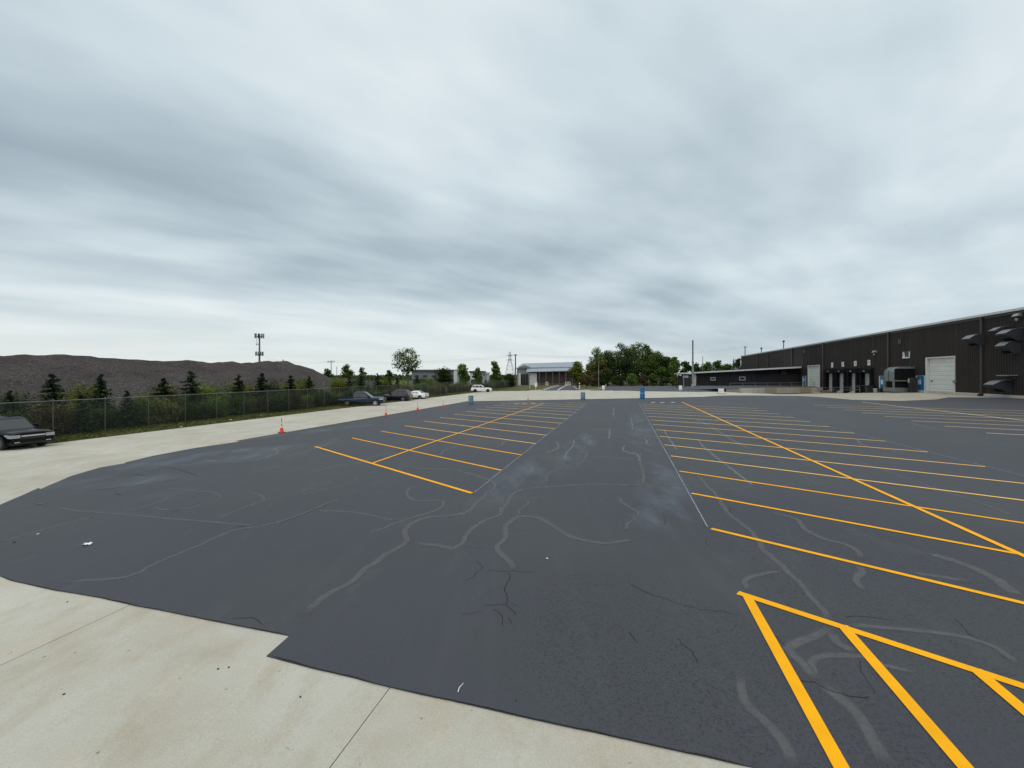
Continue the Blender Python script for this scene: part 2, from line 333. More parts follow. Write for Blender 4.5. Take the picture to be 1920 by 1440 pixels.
# ------------------------------------------------------------------ ground, road, asphalt
def steps(lo, mid0, mid1, hi, d, g):
    out = []; x = mid0
    while x < mid1: out.append(x); x += d
    w = d
    while x < hi: out.append(x); w *= g; x += w
    out.append(hi); x = mid0; w = d
    left = []
    while x > lo: w *= g; x -= w; left.append(max(x, lo))
    return left[::-1] + out
def build_ground():
    As = steps(-900, -14, 200, 3500, 2.0, 1.25); Bs = steps(-2500, -64, 60, 2500, 2.0, 1.25)
    vs = []; 
    for a in As:
        for b in Bs:
            X, Y = W(a, b); d = .03
            z = gz(X, Y)-d
            if b < -34.2 and a < 150: z += .06*sm(-b, 34.2, 36) + .05*noise.noise((X*.5, Y*.5, 0))
            vs.append((X, Y, z))
    n = len(Bs)
    m = MB().add(vs, [(i*n+j, i*n+j+1, (i+1)*n+j+1, (i+1)*n+j) for i in range(len(As)-1) for j in range(n-1)])
    tag(m.build('ground', 'grass_ground', smooth=True), kind='structure')
build_ground()

def sheet(name, poly, mat, parent=None, dz=0.0, step=1.25, skirt=0.0, height=None):
    """a polygon in world x,y laid on the land and cut into small cells"""
    hf = height or gz
    bm = bmesh.new(); vs = [bm.verts.new((x, y, 0)) for x, y in poly]; bm.faces.new(vs)
    xs = [p[0] for p in poly]; ys = [p[1] for p in poly]
    if step:
        x = math.floor(min(xs)/step)*step
        while x < max(xs):
            bmesh.ops.bisect_plane(bm, geom=bm.verts[:]+bm.edges[:]+bm.faces[:], plane_co=(x, 0, 0), plane_no=(1, 0, 0)); x += step
        y = math.floor(min(ys)/step)*step
        while y < max(ys):
            bmesh.ops.bisect_plane(bm, geom=bm.verts[:]+bm.edges[:]+bm.faces[:], plane_co=(0, y, 0), plane_no=(0, 1, 0)); y += step
    bmesh.ops.triangulate(bm, faces=[f for f in bm.faces if len(f.verts) > 4])
    for v in bm.verts: v.co.z = hf(v.co.x, v.co.y)+dz
    bmesh.ops.recalc_face_normals(bm, faces=bm.faces)
    if bm.faces[:] and sum(f.normal.z for f in bm.faces) < 0: bmesh.ops.reverse_faces(bm, faces=bm.faces)
    if skirt:
        be = [e for e in bm.edges if len(e.link_faces) == 1]
        r = bmesh.ops.extrude_edge_only(bm, edges=be)
        for v in r['geom']:
            if isinstance(v, bmesh.types.BMVert): v.co.z -= skirt
    me = bpy.data.meshes.new(name); bm.to_mesh(me); bm.free(); me.materials.append(MAT[mat])
    return link(name, me, parent)

def ragged(pts, seg=.35, amp=.012, seed=0, near=30):
    """more points along an outline, with a slightly broken edge"""
    out = []
    for i in range(len(pts)):
        p, q = Vector(pts[i]), Vector(pts[(i+1) % len(pts)]); d = (q-p).length
        n = max(1, int(d/(seg if min(p.length, q.length) < near else 2.5)))
        nx = Vector((-(q-p).y, (q-p).x)).normalized() if d else Vector((0, 0))
        for k in range(n):
            c = p+(q-p)*k/n; w = noise.noise((c.x*1.3+seed, c.y*1.3, 0))*amp*1.5 + noise.noise((c.x*6+seed, c.y*6, 5))*amp*.7
            out.append(tuple(c+nx*(w if k else 0)))
    return out

road = empty('concrete_road', (0, 0, 0), kind='structure')
def slab(a0, a1, b0, b1, mat='concrete', parent=road):
    g = .006; rot = R.uniform(-.0005, .0005)
    poly = [W(a0+g, b0+g), W(a1-g, b0+g), W(a1-g, b1-g), W(a0+g, b1-g)]
    o = sheet('concrete_slab', poly, mat, parent, dz=R.uniform(-.002, .0015), step=2.5 if a1 < 60 else 1.25, skirt=.06)
    return o
# foreground apron: wide slabs running with the aisle
bj = [-27.6, -22.6, -17.6, -12.6, -7.6, -2.58, 2.45, 7.45, 12.45]
for i in range(len(bj)-1):
    for a0, a1 in ((-9.5, -4.5), (-4.5, .35), (.35, 5.4)):
        if bj[i] >= -20 or a0 > -6: slab(a0, a1, bj[i], bj[i+1])
# left road, b -33.8 .. -22.4, two lanes of slabs
for k in range(19):
    a0 = 5.4 + k*5
    slab(a0, a0+5, -33.8, -28.2); slab(a0, a0+5, -28.2, -22.6)
    if a0 < 16: slab(a0, a0+5, -22.6, -17.6)
    if a0 < 6: slab(a0, a0+5, -17.6, -12.6)
slab(.35, 5.4, -33.8, -27.6); slab(-4.5, .35, -33.8, -27.6)
# cross road beyond the lot
far_edge = [(875, 752), (1093, 748), (1204, 747), (1350, 742)]
for k in range(8):
    b0 = -22.6+k*5
    for j in range(9):
        a0 = 59+j*5
        top = 106 - max(0, (b0+22))*.6
        if a0 < top: slab(a0, min(a0+5, top) if top-a0 > 1 else a0+1.2, b0, b0+5)
# apron in front of the docks
for k in range(10):
    a0 = 53+k*5
    for b0, b1 in ((22, 27), (27, 32), (32, 37), (37, 41.35)):
        if (a0 < 70 or b0 > 22) and (a0 < 88 or b0 > 30) and (a0 < 93 or b0 > 35): slab(a0, a0+5, b0, b1, 'apron_concrete')

for k in range(6):
    a0 = 68+k*5
    for b0, b1 in ((17.4, 22), (22, 27)):
        if (a0 >= 70 or b0 < 20) and -.85*(a0+5-90)+.526*(b0-19) > -1.5: slab(a0, a0+5, b0, b1)
lot_px_up = [(0, 947), (72, 915.5), (76, 917.5), (133, 893), (187, 877), (233, 869), (236, 867), (287, 855), (367, 840), (443, 829), (470, 822), (527, 812.5), (640, 795), (760, 773.5), (875, 752.5)]
outline = [at(*p) for p in lot_px_up] + [at(985, 750.5), at(1093, 748.5), at(1204, 746.5), at(1320, 744)]
outline += [W(70, 13.6), W(72, 20), W(70.5, 24), W(58, 25.5), W(55.5, 29), W(58, 33.5), W(62, 37), W(60, 41.2), W(38, 41.2), W(4.0, 41.2), W(4.05, 12), W(4.12, 2.2)]
lot_px_lo = [(1410, 1440), (735, 1290), (500, 1231), (543, 1193), (250, 1135.5), (190, 1122), (100, 1107), (20, 1089), (0, 1081)]
outline += [at(*p) for p in lot_px_lo]
x0 = at(0, 1081); outline += [(x0[0]-1.5, x0[1]+.5), (x0[0]-3.2, x0[1]+1.5), (x0[0]-3.6, x0[1]+2.4)]
lot = sheet('asphalt_lot', ragged(outline), 'asphalt', None, dz=.012, step=1.5, skirt=.03); tag(lot, kind='structure')

def strip(name, p, q, w, mat, dz, parent=lot):
    p, q = Vector(p), Vector(q); d = (q-p).normalized(); n = Vector((-d.y, d.x))*w/2; L = (q-p).length; k = max(1, int(L/1.2)); vs = []
    for i in range(k+1):
        c = p+(q-p)*i/k; j = 1+.05*noise.noise((c.x*3, c.y*3, 2))
        for sgn in (1, -1):
            e = c+n*sgn*j; vs.append((e.x, e.y, gz(e.x, e.y)+dz))
    return MB().add(vs, [(2*i, 2*i+1, 2*i+3, 2*i+2) for i in range(k)]).build(name, mat, parent, recalc=False)
SK = -.618; LW = .112
rows = []
for k in range(14):                                             # left block
    a = 12.11+3.16*k
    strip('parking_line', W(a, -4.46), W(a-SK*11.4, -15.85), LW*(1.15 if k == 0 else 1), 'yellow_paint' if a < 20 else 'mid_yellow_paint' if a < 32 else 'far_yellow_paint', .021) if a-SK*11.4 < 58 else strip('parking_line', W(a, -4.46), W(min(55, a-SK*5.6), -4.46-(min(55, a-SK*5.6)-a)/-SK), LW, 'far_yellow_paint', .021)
strip('parking_line', W(15.62, -10.16), W(54, -10.05), LW, 'yellow_paint', .0245)
for k in range(15):                                             # right block
    a = 10.34+2.93*k
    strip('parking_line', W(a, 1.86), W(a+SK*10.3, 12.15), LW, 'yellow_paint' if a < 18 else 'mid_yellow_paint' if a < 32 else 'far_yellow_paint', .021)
strip('parking_line', W(5.1, 7.12), W(55, 6.62), LW*1.05, 'yellow_paint', .0245)
for k in range(-5, 8):                                          # block by the warehouse
    a = 28.14+3.04*k
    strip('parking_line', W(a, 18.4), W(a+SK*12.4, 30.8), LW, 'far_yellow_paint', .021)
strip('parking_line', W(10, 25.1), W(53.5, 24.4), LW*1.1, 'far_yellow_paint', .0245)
# hatched corner island
strip('parking_line', W(7.42, 1.72), W(4.2, 7.0), .13, 'yellow_paint', .021)
for b, a1 in ((1.83, 7.36), (2.86, 6.78), (3.90, 6.13), (4.95, 5.45)):
    strip('parking_line', W(a1, b), W(4.2, b), .135, 'yellow_paint', .0245)
strip('chalk_line', W(12.2, -4.42), W(53.5, -4.62), .03, 'chalk_paint', .018)
strip('chalk_line', W(10.45, 1.80), W(53, 1.62), .03, 'chalk_paint', .018)
strip('chalk_line', W(17.2, 12.25), W(38, 12.1), .03, 'chalk_paint', .018)
for x, y in ((1225, 755), (1242, 755), (1262, 755), (968, 757.5), (984, 757), (1000, 757)):
    c = at(x, y); strip('paint_mark', (c[0]-.35, c[1]-.3), (c[0]+.3, c[1]+.3), .3, 'white_paint', .026)

def ribbon(name, pts, w, mat, dz, jit=0.0, seed=0):
    P = [Vector(at(*p)) for p in pts]
    # smooth curve through the points
    cur = []
    for i in range(len(P)-1):
        p0, p1, p2, p3 = P[max(0, i-1)], P[i], P[i+1], P[min(len(P)-1, i+2)]
        n = max(2, int((p2-p1).length/(.05 if jit else .18))) if p1.length < 25 else 4
        for k in range(n):
            t = k/n
            if jit: c_ = p1.lerp(p2, t); q_ = Vector((noise.noise((c_.x*3, c_.y*3, 7+seed)), noise.noise((c_.x*3, c_.y*3, 31+seed)))); r_ = Vector((noise.noise((c_.x*11, c_.y*11, 7+seed)), noise.noise((c_.x*11, c_.y*11, 31+seed)))); cur.append(c_+(q_*.06+r_*.028)*(1 if jit > .0008 else .25)); continue
            cur.append(.5*((2*p1)+(p2-p0)*t+(2*p0-5*p1+4*p2-p3)*t*t+(3*p1-p0-3*p2+p3)*t**3))
    cur.append(P[-1])
    vs = []; fd = []; n = len(cur); L = (cur[-1]-cur[0]).length
    for i, c in enumerate(cur):
        d = (cur[min(n-1, i+1)]-cur[max(0, i-1)])
        if d.length < 1e-6: d = Vector((1, 0))
        d.normalize(); nn = Vector((-d.y, d.x))
        c = c + nn*(noise.noise((c.x*2.2+seed, c.y*2.2, 9))*w*(.45 if not 0 < jit < .0008 else .1) + (noise.noise((c.x*9, c.y*9, seed))*jit if jit else 0))
        ww = w*(1+.45*noise.noise((c.x*1.2, c.y*1.2, 4+seed)))
        e = min(1, (i+.3)/(n*.03+.6), (n-1-i+.3)/(n*.05+.6))
        for s, f in ((-.5, 0), (-.22, 1), (.22, 1), (.5, 0)):
            q = c+nn*ww*s; vs.append((q.x, q.y, gz(q.x, q.y)+dz)); fd.append(f*e)
    o = MB().add(vs, [(4*i+k+4, 4*i+k+5, 4*i+k+1, 4*i+k) for i in range(n-1) for k in range(3)]).build(name, mat, lot, recalc=False)
    at_ = o.data.attributes.new('fade', 'FLOAT', 'POINT'); at_.data.foreach_set('value', fd)
    return o
z1 = lambda x, y: (x/3, 760+y/3)
z2 = lambda x, y: (560+x/3, 740+y/3)
z3 = lambda x, y: (1150+x/2.4935, 740+y/2.4935)
z6 = lambda x, y: (1180+x/2.595, 1000+y/2.595)
seals = [
 (z2, [(0, 1260), (150, 1150), (300, 1040), (450, 930), (600, 840), (585, 780), (660, 715), (740, 690), (870, 680), (960, 655), (1000, 610), (1080, 545), (1100, 505), (1070, 480), (960, 445), (860, 425), (740, 420), (600, 420)], .2),
 (z2, [(370, 790), (500, 745), (620, 700), (740, 665), (800, 640), (815, 600), (740, 597), (650, 597), (610, 560), (630, 525), (740, 505)], .14),
 (z2, [(600, 835), (700, 845), (790, 850), (860, 870), (910, 845), (950, 780), (1020, 725), (1120, 680), (1180, 600), (1230, 545), (1350, 525), (1500, 515), (1650, 505), (1920, 515)], .17),
 (z2, [(1210, 1000), (1190, 940), (1130, 890), (1125, 850), (1160, 800), (1170, 740), (1230, 690), (1300, 685), (1370, 700), (1430, 740), (1500, 785), (1600, 825), (1700, 840), (1800, 835), (1920, 810)], .17),
 (z2, [(1250, 680), (1240, 655), (1290, 615), (1300, 590), (1410, 573)], .1), (z2, [(1300, 590), (1250, 580), (1210, 570)], .09),
 (z2, [(1270, 510), (1250, 480), (1320, 445), (1335, 410), (1310, 385), (1350, 372)], .13), (z2, [(1250, 485), (1330, 497), (1390, 490), (1400, 455), (1450, 420), (1560, 400), (1600, 370), (1625, 330), (1610, 300), (1620, 250)], .13),
 (z2, [(1390, 330), (1460, 300), (1450, 265)], .12), (z2, [(1490, 370), (1505, 335), (1540, 290), (1555, 255)], .12), (z2, [(1500, 235), (1560, 245), (1700, 240), (1850, 240)], .09),
 (z2, [(1590, 395), (1740, 402)], .08), (z2, [(1640, 348), (1900, 366)], .08),
 (z2, [(1745, 250), (1750, 190)], .14), (z2, [(1770, 130), (1775, 70)], .14), (z2, [(1880, 205), (1875, 165)], .14),
 (z2, [(1810, 575), (1815, 610), (1890, 650), (1905, 680), (1850, 730), (1840, 770)], .12), (z2, [(1830, 290), (1830, 320), (1900, 335), (1920, 380)], .11),
 (z2, [(0, 570), (150, 535), (310, 490), (330, 465), (420, 440), (520, 425)], .1), (z2, [(0, 550), (100, 510), (200, 480)], .09), (z2, [(100, 655), (320, 665), (440, 690), (550, 712)], .1),
 (z2, [(80, 440), (200, 405), (340, 385), (420, 350), (560, 320)], .08), (z2, [(800, 340), (830, 310), (960, 270), (1060, 240)], .08), (z2, [(1140, 290), (1160, 265), (1230, 240)], .08),
 (z1, [(360, 1000), (720, 965), (900, 880), (1100, 800), (1300, 710), (1480, 680), (1600, 645), (1760, 590), (1920, 520)], .13), (z1, [(200, 550), (400, 590), (640, 610), (900, 635), (1150, 655), (1300, 670), (1480, 682)], .12),
 (z1, [(660, 600), (850, 560), (1000, 500), (1190, 450)], .1), (z1, [(940, 470), (1100, 485), (1180, 490), (1240, 520), (1100, 570), (930, 590), (860, 565)], .1), (z1, [(1220, 640), (1480, 540), (1700, 490), (1900, 420)], .1),
 (z1, [(1300, 245), (1480, 245), (1570, 262), (1400, 315), (1120, 310)], .12), (z1, [(1380, 480), (1470, 510), (1480, 540)], .09), (z1, [(0, 775), (250, 700), (420, 655), (560, 620)], .1),
 (z1, [(1600, 290), (1750, 250), (1920, 190)], .09),
 (z3, [(390, 375), (440, 430), (490, 480), (530, 545), (590, 600), (660, 660), (710, 730), (790, 810), (860, 880), (930, 950), (1000, 1040), (1020, 1080)], .15),
 (z3, [(790, 825), (700, 840), (630, 860), (605, 880), (630, 920)], .12), (z3, [(730, 550), (850, 580), (900, 630), (990, 680), (1080, 700), (1140, 730), (1165, 775)], .15), (z3, [(1130, 800), (1165, 830), (1130, 870), (1170, 920)], .15),
 (z3, [(1480, 740), (1560, 765), (1660, 800), (1780, 870), (1920, 950)], .2), (z3, [(380, 200), (440, 260), (540, 340), (660, 430)], .12), (z3, [(140, 420), (140, 360), (120, 290), (140, 270)], .15), (z3, [(120, 285), (50, 265), (50, 240)], .12),
 (z3, [(0, 425), (180, 422), (380, 430), (500, 445), (660, 435), (860, 425), (1020, 428)], .09), (z3, [(860, 370), (910, 395), (960, 425)], .09), (z3, [(640, 130), (760, 170), (880, 220), (1000, 270), (1160, 320), (1360, 390), (1560, 460), (1720, 510), (1920, 590)], .11),
 (z3, [(380, 110), (470, 160), (560, 215), (630, 250)], .1), (z3, [(230, 160), (270, 220), (300, 260)], .12), (z3, [(150, 205), (160, 230), (185, 240)], .12), (z3, [(80, 105), (95, 160)], .14),
 (z3, [(1380, 830), (1500, 850), (1700, 880)], .12), (z3, [(1380, 130), (1480, 155), (1620, 178)], .12), (z3, [(1140, 210), (1180, 240), (1400, 280)], .1),
 (z6, [(1050, 450), (1250, 465), (1450, 480), (1640, 510), (1780, 560), (1920, 660)], .12), (z6, [(980, 460), (900, 510), (760, 565), (850, 640), (920, 720)], .13), (z6, [(985, 480), (1010, 540), (1100, 590)], .16),
 (z6, [(920, 720), (890, 640), (960, 605), (1130, 605), (1250, 650), (1410, 685)], .1), (z6, [(920, 730), (1050, 820), (1120, 900), (1180, 1000), (1290, 1140)], .16), (z6, [(540, 680), (570, 820), (640, 900), (720, 1010), (780, 1140)], .15),
]
for i, (zf, pts, w) in enumerate(seals): 
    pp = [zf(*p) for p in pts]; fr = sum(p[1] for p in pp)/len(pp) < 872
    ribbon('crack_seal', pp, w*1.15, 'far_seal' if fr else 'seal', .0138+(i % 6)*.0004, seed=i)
cracks = [(z6, [(0, 250), (110, 300), (220, 340), (340, 375), (440, 380), (540, 405)], .02), (z6, [(700, 500), (760, 560)], .018), (z6, [(800, 705), (900, 725), (1000, 780), (1060, 800), (1170, 800)], .025), (z6, [(1050, 415), (1160, 410), (1300, 430)], .018),
 (z6, [(220, 510), (290, 580), (330, 640)], .018), (z6, [(0, 480), (40, 540)], .018), (z6, [(1130, 620), (1150, 700), (1190, 790)], .015), (z6, [(1580, 420), (1650, 490), (1760, 540)], .015),
 (z2, [(1040, 1190), (1160, 1185), (1170, 1140), (1160, 1090), (1190, 1040), (1180, 1000)], .022), (z2, [(1165, 1190), (1210, 1225), (1215, 1250)], .022), (z2, [(1100, 1210), (1130, 1250), (1150, 1310)], .022), (z2, [(1185, 1255), (1200, 1295)], .02), (z2, [(900, 1245), (960, 1235), (1030, 1225)], .02), (z2, [(1180, 1180), (1240, 1195)], .014),
 (z2, [(930, 1060), (980, 1030), (1030, 975), (1000, 930)], .018), (z2, [(1050, 995), (1180, 995), (1330, 1005)], .016), (z2, [(650, 840), (720, 850)], .016), (z2, [(1200, 755), (1280, 770)], .016), (z2, [(930, 855), (1050, 875)], .014),
 (z3, [(430, 680), (440, 710), (480, 740)], .014), (z3, [(540, 530), (550, 560)], .016), (z3, [(240, 560), (240, 610)], .016), 
 (z1, [(880, 345), (960, 350), (1020, 370), (1120, 400)], .05), (z1, [(640, 400), (760, 390), (830, 400)], .06), (z1, [(490, 480), (650, 470), (860, 440), (1000, 420)], .05), (z1, [(640, 495), (690, 505)], .05), (z1, [(200, 560), (340, 575)], .04), (z1, [(1330, 682), (1470, 680)], .03),
 (z1, [(930, 625), (1000, 590), (1150, 545)], .025), (z1, [(1580, 665), (1760, 595), (1880, 540)], .03), (z1, [(1300, 1200), (1400, 1205), (1480, 1240)], .02)]
for i, (zf, pts, w) in enumerate(cracks): ribbon('crack', [zf(*p) for p in pts], w*.58, 'crack', .0165, jit=.001, seed=50+i)

# ------------------------------------------------------------------ far lot, drive, kerbs, platform
tag(sheet('far_asphalt', [far(1126, 100), far(1140, 150), far(1150, 182), far(1300, 182), W(119, 13.8), W(104, 11), W(88.5, 17), W(85.5, 12), W(91, 3)], 'asphalt', None, dz=.03, step=2.5), kind='structure')
drive = sheet('driveway', [far(1016, 102), far(1049, 190), far(1078, 190), far(1087, 101)], 'asphalt', None, dz=.03, step=2.5); tag(drive, kind='structure')
strip('edge_line', far(1018.5, 103), far(1050, 188), .3, 'white_paint', .045, drive); strip('centre_line', far(1046, 103), far(1063, 188), .3, 'white_paint', .045, drive)
def kerb_run(pts, w=.3, h=.16):
    P = [Vector(p) for p in pts]; m = MB(); vs = []
    for i, p in enumerate(P):
        d = (P[min(len(P)-1, i+1)]-P[max(0, i-1)]).normalized(); n = Vector((-d.y, d.x))*w/2; z = gz(p.x, p.y)
        vs += [(p.x+n.x, p.y+n.y, z-.1), (p.x+n.x, p.y+n.y, z+h), (p.x-n.x, p.y-n.y, z+h), (p.x-n.x, p.y-n.y, z-.1)]
    k = len(P); m.add(vs, [(4*i+j, 4*i+j+1, 4*i+j+5, 4*i+j+4) for i in range(k-1) for j in range(3)] + [(0, 1, 2, 3), tuple(4*k-4+j for j in (3, 2, 1, 0))])
    return tag(m.build('kerb', 'kerb'), kind='structure')
kerb_run([far(1010, 106), far(1018, 110), far(1028, 128), far(1047, 186)]); kerb_run([far(1076, 150), far(1077, 128), far(1082, 108), far(1095, 102), far(1112, 101), far(1124, 104), far(1130, 120), far(1136, 150)])

def wall_t(x, b=41.5):
    dx = (x-960)/F; return b/(dx*CU-SU)
def wall_a(x, b=41.5):
    t = wall_t(x, b); return t*((x-960)/F*SU+CU)
def wall_z(x, y, b=41.5): return zat(y, wall_t(x, b))

UP = 1.0
pf = empty('loading_platform', W(97, 30)+(0,), -TH, label='raised concrete platform with stained retaining wall beside the dark warehouse', cat='platform')
def L2(a, b): return (b-30, a-97)                               # into the platform's own frame
q0, q1 = (90, 19), (103, 40)
# retaining wall panels
n = 8
for i in range(n):
    f0, f1 = i/n, (i+1)/n; A0 = (q0[0]+(q1[0]-q0[0])*f0, q0[1]+(q1[1]-q0[1])*f0); A1 = (q0[0]+(q1[0]-q0[0])*f1-.02, q0[1]+(q1[1]-q0[1])*f1-.03)
    P = [L2(*A0), L2(*A1), L2(A1[0]+.25, A1[1]-.15), L2(A0[0]+.25, A0[1]-.15)]
    top = UP+.04 if i else UP-.1
    MB().add([p+(-.6,) for p in P]+[p+(top,) for p in P], [(0, 1, 2, 3), (4, 5, 6, 7), (0, 1, 5, 4), (1, 2, 6, 5), (2, 3, 7, 6), (3, 0, 4, 7)]).build('wall_panel', 'footing_concrete' if i % 3 else 'beige_wall', pf)
deck = sheet('deck', [W(90.2, 18.9), W(103.1, 39.9), W(104.2, 41.3), W(118.9, 41.3), W(118.9, 14.8), W(104, 11.3), W(93, 14)], 'asphalt', pf, dz=0, step=2.0,
      height=lambda X, Y: (lambda a, b: gz(X, Y)+.04+(UP-gz(X, Y)-.04)*sm(b, 12, 19))(*AB(X, Y)))
bpy.context.view_layer.update(); deck.matrix_parent_inverse = pf.matrix_world.inverted()
MB().prism([L2(100.5, 38.5), L2(103.2, 40.2), L2(101.5, 40.9), L2(98.4, 39.5)], 'z', -.5, .45).build('end_block', 'rust_brown', pf)

def handrail(label, pts, zf, h=1.05, panel=None, mat='galv_dull'):
    c = pts[0]; X0, Y0 = W(*c); r = empty('handrail', (X0, Y0, zf(*c)), 0, label=label, cat='railing')
    def P(a, b, dz=0): X, Y = W(a, b); return (X-X0, Y-Y0, zf(a, b)-zf(*c)+dz)
    for (p, q) in zip(pts[:-1], pts[1:]):
        n = max(1, round(math.dist(p, q)/3))
        for i in range(n+1):
            a, b = p[0]+(q[0]-p[0])*i/n, p[1]+(q[1]-p[1])*i/n
            MB().tube(P(a, b, -.1), P(a, b, h), .035, n=6).build('post', mat, r)
        for hh in (h, h*.55):
            MB().tube(P(*p, hh), P(*q, hh), .03, n=6).build('rail', mat, r)
    return r
handrail('grey steel handrail along the top of the raised platform wall', [(91.5, 19.8), (103.2, 38.6)], lambda a, b: UP)
handrail('grey handrail in front of the four dock doors', [(103.6, 39.2), (97, 38.2), (84, 38.0)], lambda a, b: gz(*W(a, b)))

# ------------------------------------------------------------------ warehouse
B0 = 41.5; ROOF = 10.72
wh = empty('warehouse', W(70, B0)+(0,), -TH, label='long dark brown ribbed metal warehouse with white overhead doors and loading docks', cat='warehouse')
# in the warehouse's frame: x = into the building, y = along the wall (a-70)
def wbox(name, mat, a0, a1, x0, x1, z0, z1, parent=wh): return MB().box(x0, x1, a0-70, a1-70, z0, z1).build(name, mat, parent)
A_lo, A_hi = 22.0, 174.0
opens = []                                                       # (a0, a1, z0, z1)
def opening(xl, xr, yt, zb):
    a1, a0 = wall_a(xl), wall_a(xr); zt = wall_z((xl+xr)/2, yt); opens.append((a0, a1, zb, zt)); return a0, a1, zb, zt
big = opening(1739, 1790, 671, 1.06); small = opening(1516, 1537, 686, .95)
docks = []
for xl, xr in ((1554, 1562.5), (1574, 1583.5), (1596.5, 1606), (1621, 1633)): docks.append(opening(xl-2, xr+2, 700, .35))
blues = [opening(1649, 1662, 704.5, .75), opening(1718.5, 1735, 704, 1.05), opening(1505.5, 1511.5, 704.5, 1.0)]
win = (wall_a(1706), wall_a(1694), wall_z(1700, 671.5), wall_z(1700, 659.5)); opens.append(win)
# ribbed siding sheets, cut round the openings
def siding(a0, a1, z0, z1, coarse=False):
    if a1-a0 < .02 or z1-z0 < .02: return
    pts = []; d = .35 if not coarse else 1.05
    y = a0; prof = []
    while y < a1-.01:
        w = min(d, a1-y)
        if w > .3: prof += [(y, 0), (y+.10, 0), (y+.14, -.045), (y+.20, -.045), (y+.24, 0)] if not coarse else [(y, 0), (y+.3, 0), (y+.4, -.05), (y+.6, -.05), (y+.7, 0)]
        else: prof += [(y, 0)]
        y += d
    prof.append((a1-.004, 0)); vs = []; fs = []
    for (yy, xx) in prof: vs += [(xx, yy-70, z0), (xx, yy-70, z1)]
    for i in range(len(prof)-1): fs.append((2*i, 2*i+1, 2*i+3, 2*i+2))
    o = MB().add(vs, fs).build('siding_panel', 'siding', wh, recalc=False)
cuts = [A_lo + 1.05*i for i in range(int((A_hi-A_lo)/1.05)+1)] + [A_hi]
def base_z(a): return gz(*W(a, 41.2))
for i in range(len(cuts)-1):
    a0, a1 = cuts[i], cuts[i+1]
    edges = sorted({a0, a1} | {min(max(e, a0), a1) for o in opens for e in o[:2]})
    for e0, e1 in zip(edges[:-1], edges[1:]):
        if e1-e0 < .03: continue
        m = (e0+e1)/2; zb = max(.2, base_z(m)+.32) if m < 86 else .5
        hs = sorted([o for o in opens if o[0] < m < o[1]], key=lambda o: o[2]); z = zb
        for o in hs:
            siding(e0, e1, z, o[2], m > 118); z = o[3]
        siding(e0, e1, z, ROOF-.1, m > 118)
wbox('building_core', 'far_dark', A_lo, A_hi, .55, 46, -.3, ROOF-.05)
wbox('end_wall', 'siding', A_hi-.05, A_hi+.1, -.02, 46, -.5, ROOF)
for a0 in range(24, 88, 4): wbox('footing', 'footing_concrete', a0, a0+3.985, -.06, .5, base_z(a0+2)-.5, base_z(a0+2)+.33)
wbox('footing', 'footing_concrete', 88, 173.9, -.05, .5, -.6, .52)
g = MB().box(-.32, .05, A_lo-70, A_hi-70, ROOF-.13, ROOF+.14).build('gutter', 'roof_trim', wh); MB().box(.05, 46.2, A_lo-70.1, A_hi-69.9, ROOF-.04, ROOF+.06).build('roof', 'roof_trim', wh)
MB().box(-.10, -.045, A_lo-70, A_hi-70, ROOF-.42, ROOF-.14).build('eave_strip', 'trim_dark', wh)
for x in (1843, 1667.5, 1544.5, 1486, 1440, 1421):
    a = wall_a(x); w = .14 if x > 1600 else .2
    d = MB().box(-.22, -.05, a-70-w, a-70+w, base_z(a)+.2 if a < 86 else .9, ROOF-.15).build('downspout', 'trim_dark', wh)
    MB().box(-.45, -.05, a-70-w*1.1, a-70+w*1.1, (base_z(a) if a < 86 else .6)+.02, (base_z(a) if a < 86 else .6)+.3).build('outlet', 'black_plastic', d)
def overhead(o, n, frame=.28):
    a0, a1, z0, z1 = o; d = empty_part('overhead_door', wh)
    y0, y1 = a0-70, a1-70
    hgt = (z1-z0)/n
    for i in range(n): MB().box(.22, .30, y0+.02, y1-.02, z0+i*hgt+.012, z0+(i+1)*hgt-.012).build('door_section', 'white_door', d)
    for i in range(n): MB().box(.195, .222, y0+.1, y1-.1, z0+(i+.46)*hgt, z0+(i+.54)*hgt).build('section_rib', 'white_door', d)
    MB().box(-.09, .5, y1, y1+frame, z0-.05, z1+.16).build('jamb', 'door_frame', d); MB().box(-.09, .5, y0-frame*.5, y0, z0-.05, z1+.16).build('jamb', 'door_frame', d)
    MB().box(-.088, .5, y0, y1, z1, z1+.158).build('head', 'door_frame', d)
    MB().box(.1, .5, y0, y1, z0-.15, z0).build('sill', 'footing_concrete', d)
    for yy in (y0+.25, y1-.75): MB().box(.16, .196, yy, yy+.5, z0+(z1-z0)*.34, z0+(z1-z0)*.34+.11).build('pane', 'glass', d)
    return d
def empty_part(name, parent, loc=(0, 0, 0)):
    o = link(name, None, parent, loc); return o
overhead(big, 8); overhead(small, 8)
SEG = {'1': 'bc', '2': 'abged', '3': 'abgcd', '4': 'fgbc'}
def digit(mb, ch, y, z, s, x):                                   # seen from -x, so +y is the left side
    w, t = s*.5, s*.14; box = {'a': (-w/2, w/2, s-t, s), 'g': (-w/2, w/2, s/2-t/2, s/2+t/2), 'd': (-w/2, w/2, 0, t), 'b': (w/2-t, w/2, s/2, s), 'c': (w/2-t, w/2, 0, s/2), 'f': (-w/2, -w/2+t, s/2, s), 'e': (-w/2, -w/2+t, 0, s/2)}
    for k in SEG[ch]:
        u0, u1, v0, v1 = box[k]
        if ch == '1': u0 -= w/2-t/2; u1 -= w/2-t/2
        mb.box(x-.012, x, y-u1, y-u0, z+v0, z+v1)
